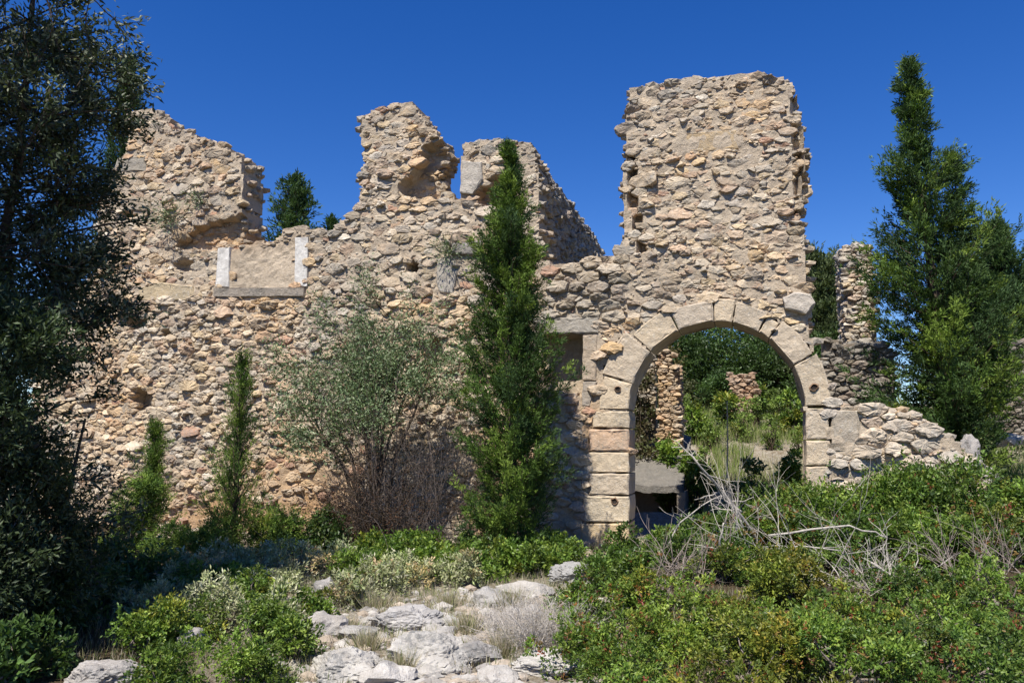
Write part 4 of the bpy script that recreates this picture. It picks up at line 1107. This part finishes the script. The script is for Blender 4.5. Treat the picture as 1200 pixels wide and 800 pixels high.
twig_tangle(585, None, 738, 70, 60, 'small dry grey thorn tuft right of the small grey rock', 50, M_THORN, .0028, 2, name='thorny_shrub', up=1.0, cat='dry shrub')
twig_tangle(960, 9.3, 640, 120, 110, 'tangle of pale grey dead twigs among mastic before the right jamb', 10, M_TWIG, .005, 2)
twig_tangle(930, 7.5, 700, 210, 190, 'broad mass of bleached dead branches sprawling over the mastic right of centre', 13, M_DEAD, .0055, 2, up=.6, kids=2)
twig_tangle(868, 8.0, 690, 110, 200, 'upright bleached dead branches over the dark hollow under the arch', 5, M_DEAD, .006, 2, up=.9, kids=2)
twig_tangle(800, 7.4, 720, 90, 120, 'thin grey dead twigs among mastic left of the crooked grey stem', 12, M_TWIG, .006, 2)
twig_tangle(1150, 7.2, 700, 120, 120, 'brownish dead twigs poking from mastic near the right edge', 14, M_TWIG, .006, 2)
twig_tangle(900, 10.6, 600, 80, 70, 'pale dry twigs in front of the dark hollow under the arch', 9, M_DEAD, .005, 2)
twig_tangle(1040, 6.9, 720, 120, 90, 'grey dead twigs sticking out of mastic at lower right', 16, M_DEAD, .006, 2)
twig_tangle(760, 11.0, 450, 1, 1, 'x', 0, M_TWIG) if False else None
twig_tangle(115, 11.6, 620, 90, 120, 'bare dark twigs against the shaded wall behind the left tree', 18, M_BARK, .008, 2)

# pale dead branches in front of the arch
def branch(pts, dist, r0, r1, label, side=6, name='dead_branch', mat=None):
    P = [at_dist(x, y, dist + dz) for x, y, dz in pts]
    root = thing(name, label, 'branch', P[0]); mb = MB()
    Q = []
    for i in range(len(P) - 1):
        for t in (0, .5): Q.append(np.array(P[i].lerp(P[i + 1], t)) + RNG.normal(0, .008, 3))
    Q.append(np.array(P[-1])); Q = np.array(Q)
    V, F = tube(Q, np.linspace(r0, r1, len(Q)), 6); mb.build if False else None
    mb.add(V, F); mb.build('limb', mat or M_DEAD, root, smooth=True)
    tp = []
    for _ in range(side):
        mb2 = MB()
        q = Q[random.randrange(2, len(Q))]; d = rdir(1, .2)[0]
        grow(q, d, .22 * random.uniform(.6, 1.5), r1 * .7, 0, 1, mb2, tp, 2, .4, 0, .8, 3, .6)
        mb2.build('twig', mat or M_DEAD, root)
    return root
branch([(905, 660, .3), (880, 620, .2), (862, 598, .1), (846, 575, 0), (828, 556, -.1), (812, 535, -.2)], 8.4, .022, .010, 'long pale bleached dead branch leaning up before the arch', 8)
branch([(870, 600, 0), (850, 585, .1), (840, 562, 0)], 8.3, .014, .006, 'short pale twig crossing the long bleached branch', 3)
branch([(828, 740, .3), (848, 700, .1), (846, 660, 0), (842, 632, -.1), (848, 612, -.1)], 7.6, .014, .008, 'upright crooked grey dead stem below the long bleached branch', 5)
branch([(785, 680, .1), (783, 640, 0), (796, 612, 0), (822, 592, 0), (846, 580, .1)], 8.6, .012, .006, 'thin arching dead stem left of the crooked grey stem', 5)
branch([(900, 625, .2), (950, 620, .1), (995, 617, 0), (1025, 622, 0), (1040, 630, 0)], 7.6, .012, .007, 'pale dead branch lying level across the mastic at right', 5)
branch([(900, 645, .2), (940, 640, .1), (985, 645, 0)], 7.5, .010, .006, 'second level dead branch just under the first one', 4)
branch([(1018, 660, 0), (1045, 675, 0), (1070, 682, 0), (1095, 690, 0)], 6.6, .010, .006, 'grey dead branch sloping right among lower right mastic', 5)
branch([(1060, 680, 0), (1073, 670, 0), (1076, 656, 0)], 6.6, .007, .004, 'small hooked dead twig above the sloping branch', 2)
branch([(885, 760, 0), (905, 735, 0), (925, 728, 0)], 5.9, .009, .005, 'short grey dead branch at the lower edge below the dark hollow', 3)

# tall dry flower stalks
for (px, d, y0, y1, lb) in [(852, 9.6, 560, 470, 'tall pale dry flower stalk standing in the middle of the arch'), (545, 12.9, 0, 0, '')]:
    if not lb: continue
    a0, a1 = at_dist(px, y0, 14.2), at_dist(px, y1, 14.2); root = thing('dry_stalk', lb, 'plant', a0); mb = MB()
    V, F = tube([np.array(a0), np.array(a0.lerp(a1, .5)) + .01, np.array(a1)], [.016, .012, .008], 5); mb.add(V, F); mb.build('stem', M_DEAD, root)
    P = np.array(a0)[None] + (np.array(a1) - np.array(a0))[None] * RNG.uniform(.25, 1.0, (160, 1)) + RNG.normal(0, .05, (160, 3))
    V, F, T = leafcloud(P, rdir(160, .6), rdir(160), .05, .012, pal(160, [(.40, .38, .24), (.30, .33, .16)])); build('foliage', V, F, M_DRY, root, T)

# --- big dark tree at left: trunk, limbs, olive foliage
tb = at_dist(60, 640, 7.0); tz = gh(tb.x, tb.y)
lt = thing('olive_tree', 'big dark leafy tree filling the left edge of the photo', 'tree', (tb.x, tb.y, tz))
mb = MB(); tips = []
def limb(pts, r0, r1):
    P = np.array([np.array(at_dist(x, y, d)) for x, y, d in pts]); V, F = tube(P, np.linspace(r0, r1, len(P)), 7); mb.add(V, F); return P
L1 = limb([(110, 690, 7.2), (95, 650, 7.1), (76, 600, 7.0), (50, 550, 7.0), (20, 480, 7.0), (-20, 380, 7.0)], .085, .05)
L2 = limb([(76, 602, 7.0), (84, 560, 7.0), (92, 525, 7.05), (100, 490, 7.1)], .02, .01)
L3 = limb([(-20, 380, 7.0), (0, 300, 7.0), (20, 200, 7.1), (30, 100, 7.2), (40, -20, 7.3)], .05, .02)
L4 = limb([(-20, 380, 7.0), (-60, 260, 6.9), (-80, 100, 6.8), (-90, -60, 6.8)], .045, .02)
L5 = limb([(95, 650, 7.1), (50, 640, 7.0), (20, 620, 6.9), (-20, 590, 6.8)], .03, .015)
mb_l = mb
def crown(n, xr, yr, dr, ln=.38, lev=2):
    for _ in range(n):
        x = random.uniform(*xr); y = random.uniform(*yr); q = np.array(at_dist(x, y, random.uniform(*dr)))
        d = rdir(1, .25)[0]; d[0] += .25; d /= np.linalg.norm(d)
        grow(q, d, ln, .010, 0, lev, mb_l, tips, 3, .3, .0, .85, 3, .72)
crown(95, (-120, 70), (-60, 340), (6.4, 7.9)); crown(60, (-120, 62), (300, 700), (6.5, 7.5)); crown(40, (40, 104), (20, 420), (6.8, 7.6), .28)
for (x, y) in ((100, 240), (130, 262), (90, 300), (110, 330), (120, 372), (90, 200), (70, 420), (80, 470), (60, 10), (70, 40), (90, 150), (95, 120)):
    q = np.array(at_dist(x, y, 7.1)); d = np.array((.8, .1, random.uniform(-.1, .35))); d /= np.linalg.norm(d)
    s = np.array(at_dist(-10, y + 30, 7.0)); V, F = tube([s, (s + q) / 2 + RNG.normal(0, .03, 3), q], [.02, .014, .008], 4); mb_l.add(V, F)
    grow(q, d, .30, .008, 0, 1, mb_l, tips, 3, .3, 0, .7, 3, .72)
mb_l.build('trunk', M_BARK, lt)
V, F, T = tip_leaves(tips, 24, .068, .022, [(.045, .065, .028), (.06, .085, .035), (.035, .05, .022), (.16, .18, .11)], jit=.045); build('foliage', V, F, M_OLIVE, lt, T)  # leaf colours darkened to carry the tree's shade

# dense dark conifer/undergrowth under the tree
for (px, d, tp, w_, lb, kd) in [
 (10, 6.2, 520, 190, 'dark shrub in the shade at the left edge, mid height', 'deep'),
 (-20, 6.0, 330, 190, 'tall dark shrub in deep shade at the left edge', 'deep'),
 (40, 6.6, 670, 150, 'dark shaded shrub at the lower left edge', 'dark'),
 (150, 8.6, 640, 120, 'dark shaded shrub right of the left tree trunk', 'dark'),
 (110, 7.6, 690, 120, 'dark leafy shrub behind the rounded corner boulder', 'dark'),
 (230, 10.4, 612, 120, 'bright green feathery shrub left of the slender young cypress', 'conifer'),
 (315, 10.6, 612, 80, 'green feathery shrub right of the slender young cypress', 'conifer'),
 (385, 10.8, 612, 50, 'small dark green shrub beside the wild olive stem', 'dark'),
 (160, 10.8, 560, 60, 'dark conifer-like shrub against the shaded wall', 'conifer'),
 (20, 5.4, 740, 120, 'dark low plants in the bottom left corner', 'dark')]:
    bush(px, d, tp, w_, lb, kind=kd, name='shaded_shrub' if kd != 'conifer' else 'feathery_shrub', dens=1.1)
# unseen tree added out of frame at left, placed and sized to shade the corner
def shade_tree(x, y, h, r, label):
    gz = gh(x, y); root = thing('olive_tree', label, 'tree', (x, y, gz)); C = []
    for _ in range(70):
        d = rdir(1)[0]; k = random.random() ** .5; C.append((d[0] * r * k, d[1] * r * k, h * .62 + d[2] * h * .36 * k, r * .42, r * .42, r * .5))
    V, F, T = twig_leaves(C, 26, 9, .13, .06, LENT_D, (x, y, gz)); build('foliage', V, F, M_OLIVE, root, T)
    V, F = tube([(x, y, gz - .1), (x + .1, y, gz + h * .3), (x, y + .1, gz + h * .7)], [.18, .14, .08], 8); build('trunk', V, F, M_BARK, root)
shade_tree(-7.1, -9.3, 9.0, 1.45, 'unseen tall olive tree added outside the frame to shade the left corner')

# creeper over the wall: small rock plants
def wall_plant(px, py, wpx, label, cols=OLV, n=260, Y=-.12, L=.06, W=.016):
    p = at(px, py, Y); w = wpx / FPX * 12.5 / 2; root = thing('wall_plant', label, 'plant', p)
    P = np.array(p) + RNG.normal(0, .12 * w, (n, 3)); d = rdir(n, .35); d[:, 1] -= .4; P = P + d * RNG.uniform(0, w, (n, 1)) * .9
    V, F, T = leafcloud(P, d + rdir(n) * .4, rdir(n), L, W, pal(n, cols)); build('foliage', V, F, M_OLIVE, root, T)
    mbx = MB()
    for i in range(16):
        e = np.array(p) + d[i] * w * .8; V, F = tube([np.array(p) + np.array((0, .1, 0)), (np.array(p) + e) / 2 + RNG.normal(0, .01, 3), e], [.006, .005, .003], 3); mbx.add(V, F)
    mbx.build('stem', M_TWIG, root)
wall_plant(198, 256, 62, 'grey-green bush rooted in the left wall stub', n=520)
wall_plant(525, 296, 50, 'grey-green tuft growing beside the putlog hole in the wall', n=420)
wall_plant(232, 236, 40, 'thin leafy sprig on the face of the left wall stub', n=240)
wall_plant(560, 430, 40, 'grey-green sprig on the wall left of the middle cypress', n=240)

# ------------------------------------------------------------------ grass and ground cover
def grass(npts, region, h, cols, label, w=.008, lean=.35, name='grass', seed=0, kindmask=None):
    P = []
    for _ in range(npts):
        x = random.uniform(region[0], region[1]); y = random.uniform(region[2], region[3])
        if mn.noise(Vector((x * .8 + seed, y * .8, 3))) < -.12: continue
        if y > .6 and CIS.x - 1.1 < x < CIS.x + 1.0 and y < 6.8: continue
        if -.1 < y < .65 and not (OPEN[0][0] < x < OPEN[-1][0]): continue
        P.append((x, y, gh(x, y) - .01))
    P = np.array(P); n = len(P); A = rdir(n) * lean + np.array([0, 0, 1])
    V, F, T = leafcloud(P, A, rdir(n), h * RNG.uniform(.4, 1.3, n), w * RNG.uniform(.7, 1.4, n), pal(n, cols, .2), .0)
    o = build(name, V, F, M_DRY, None, T, kind='stuff'); o['label'] = label; return o
grass(52000, (-6.0, 1.5, -7.2, -.1), .11, DRYC + [(.14, .18, .06), (.17, .2, .08)], 'dry grass and low weeds before the wall', w=.0045, lean=.5)
grass(46000, (-3.0, 5.0, 2.6, 10), .34, [(.17, .23, .06), (.22, .27, .08), (.34, .32, .19), (.14, .20, .05)], 'green and dry grass in the courtyard behind the arch', w=.011, seed=9)
grass(16000, (3, 9, 1.5, 10), .28, [(.30, .30, .16), (.38, .35, .24), (.18, .22, .09)], 'pale dry grass on the bank at right', w=.014, seed=4)
grass(3500, (.2, 2.2, 4.8, 6.2), .42, [(.50, .45, .35), (.42, .38, .28)], 'straw coloured dry grass patch inside the arch', w=.010, seed=14)
print('tris', sum(len(o.data.polygons) for o in sc.objects if o.type == 'MESH'))
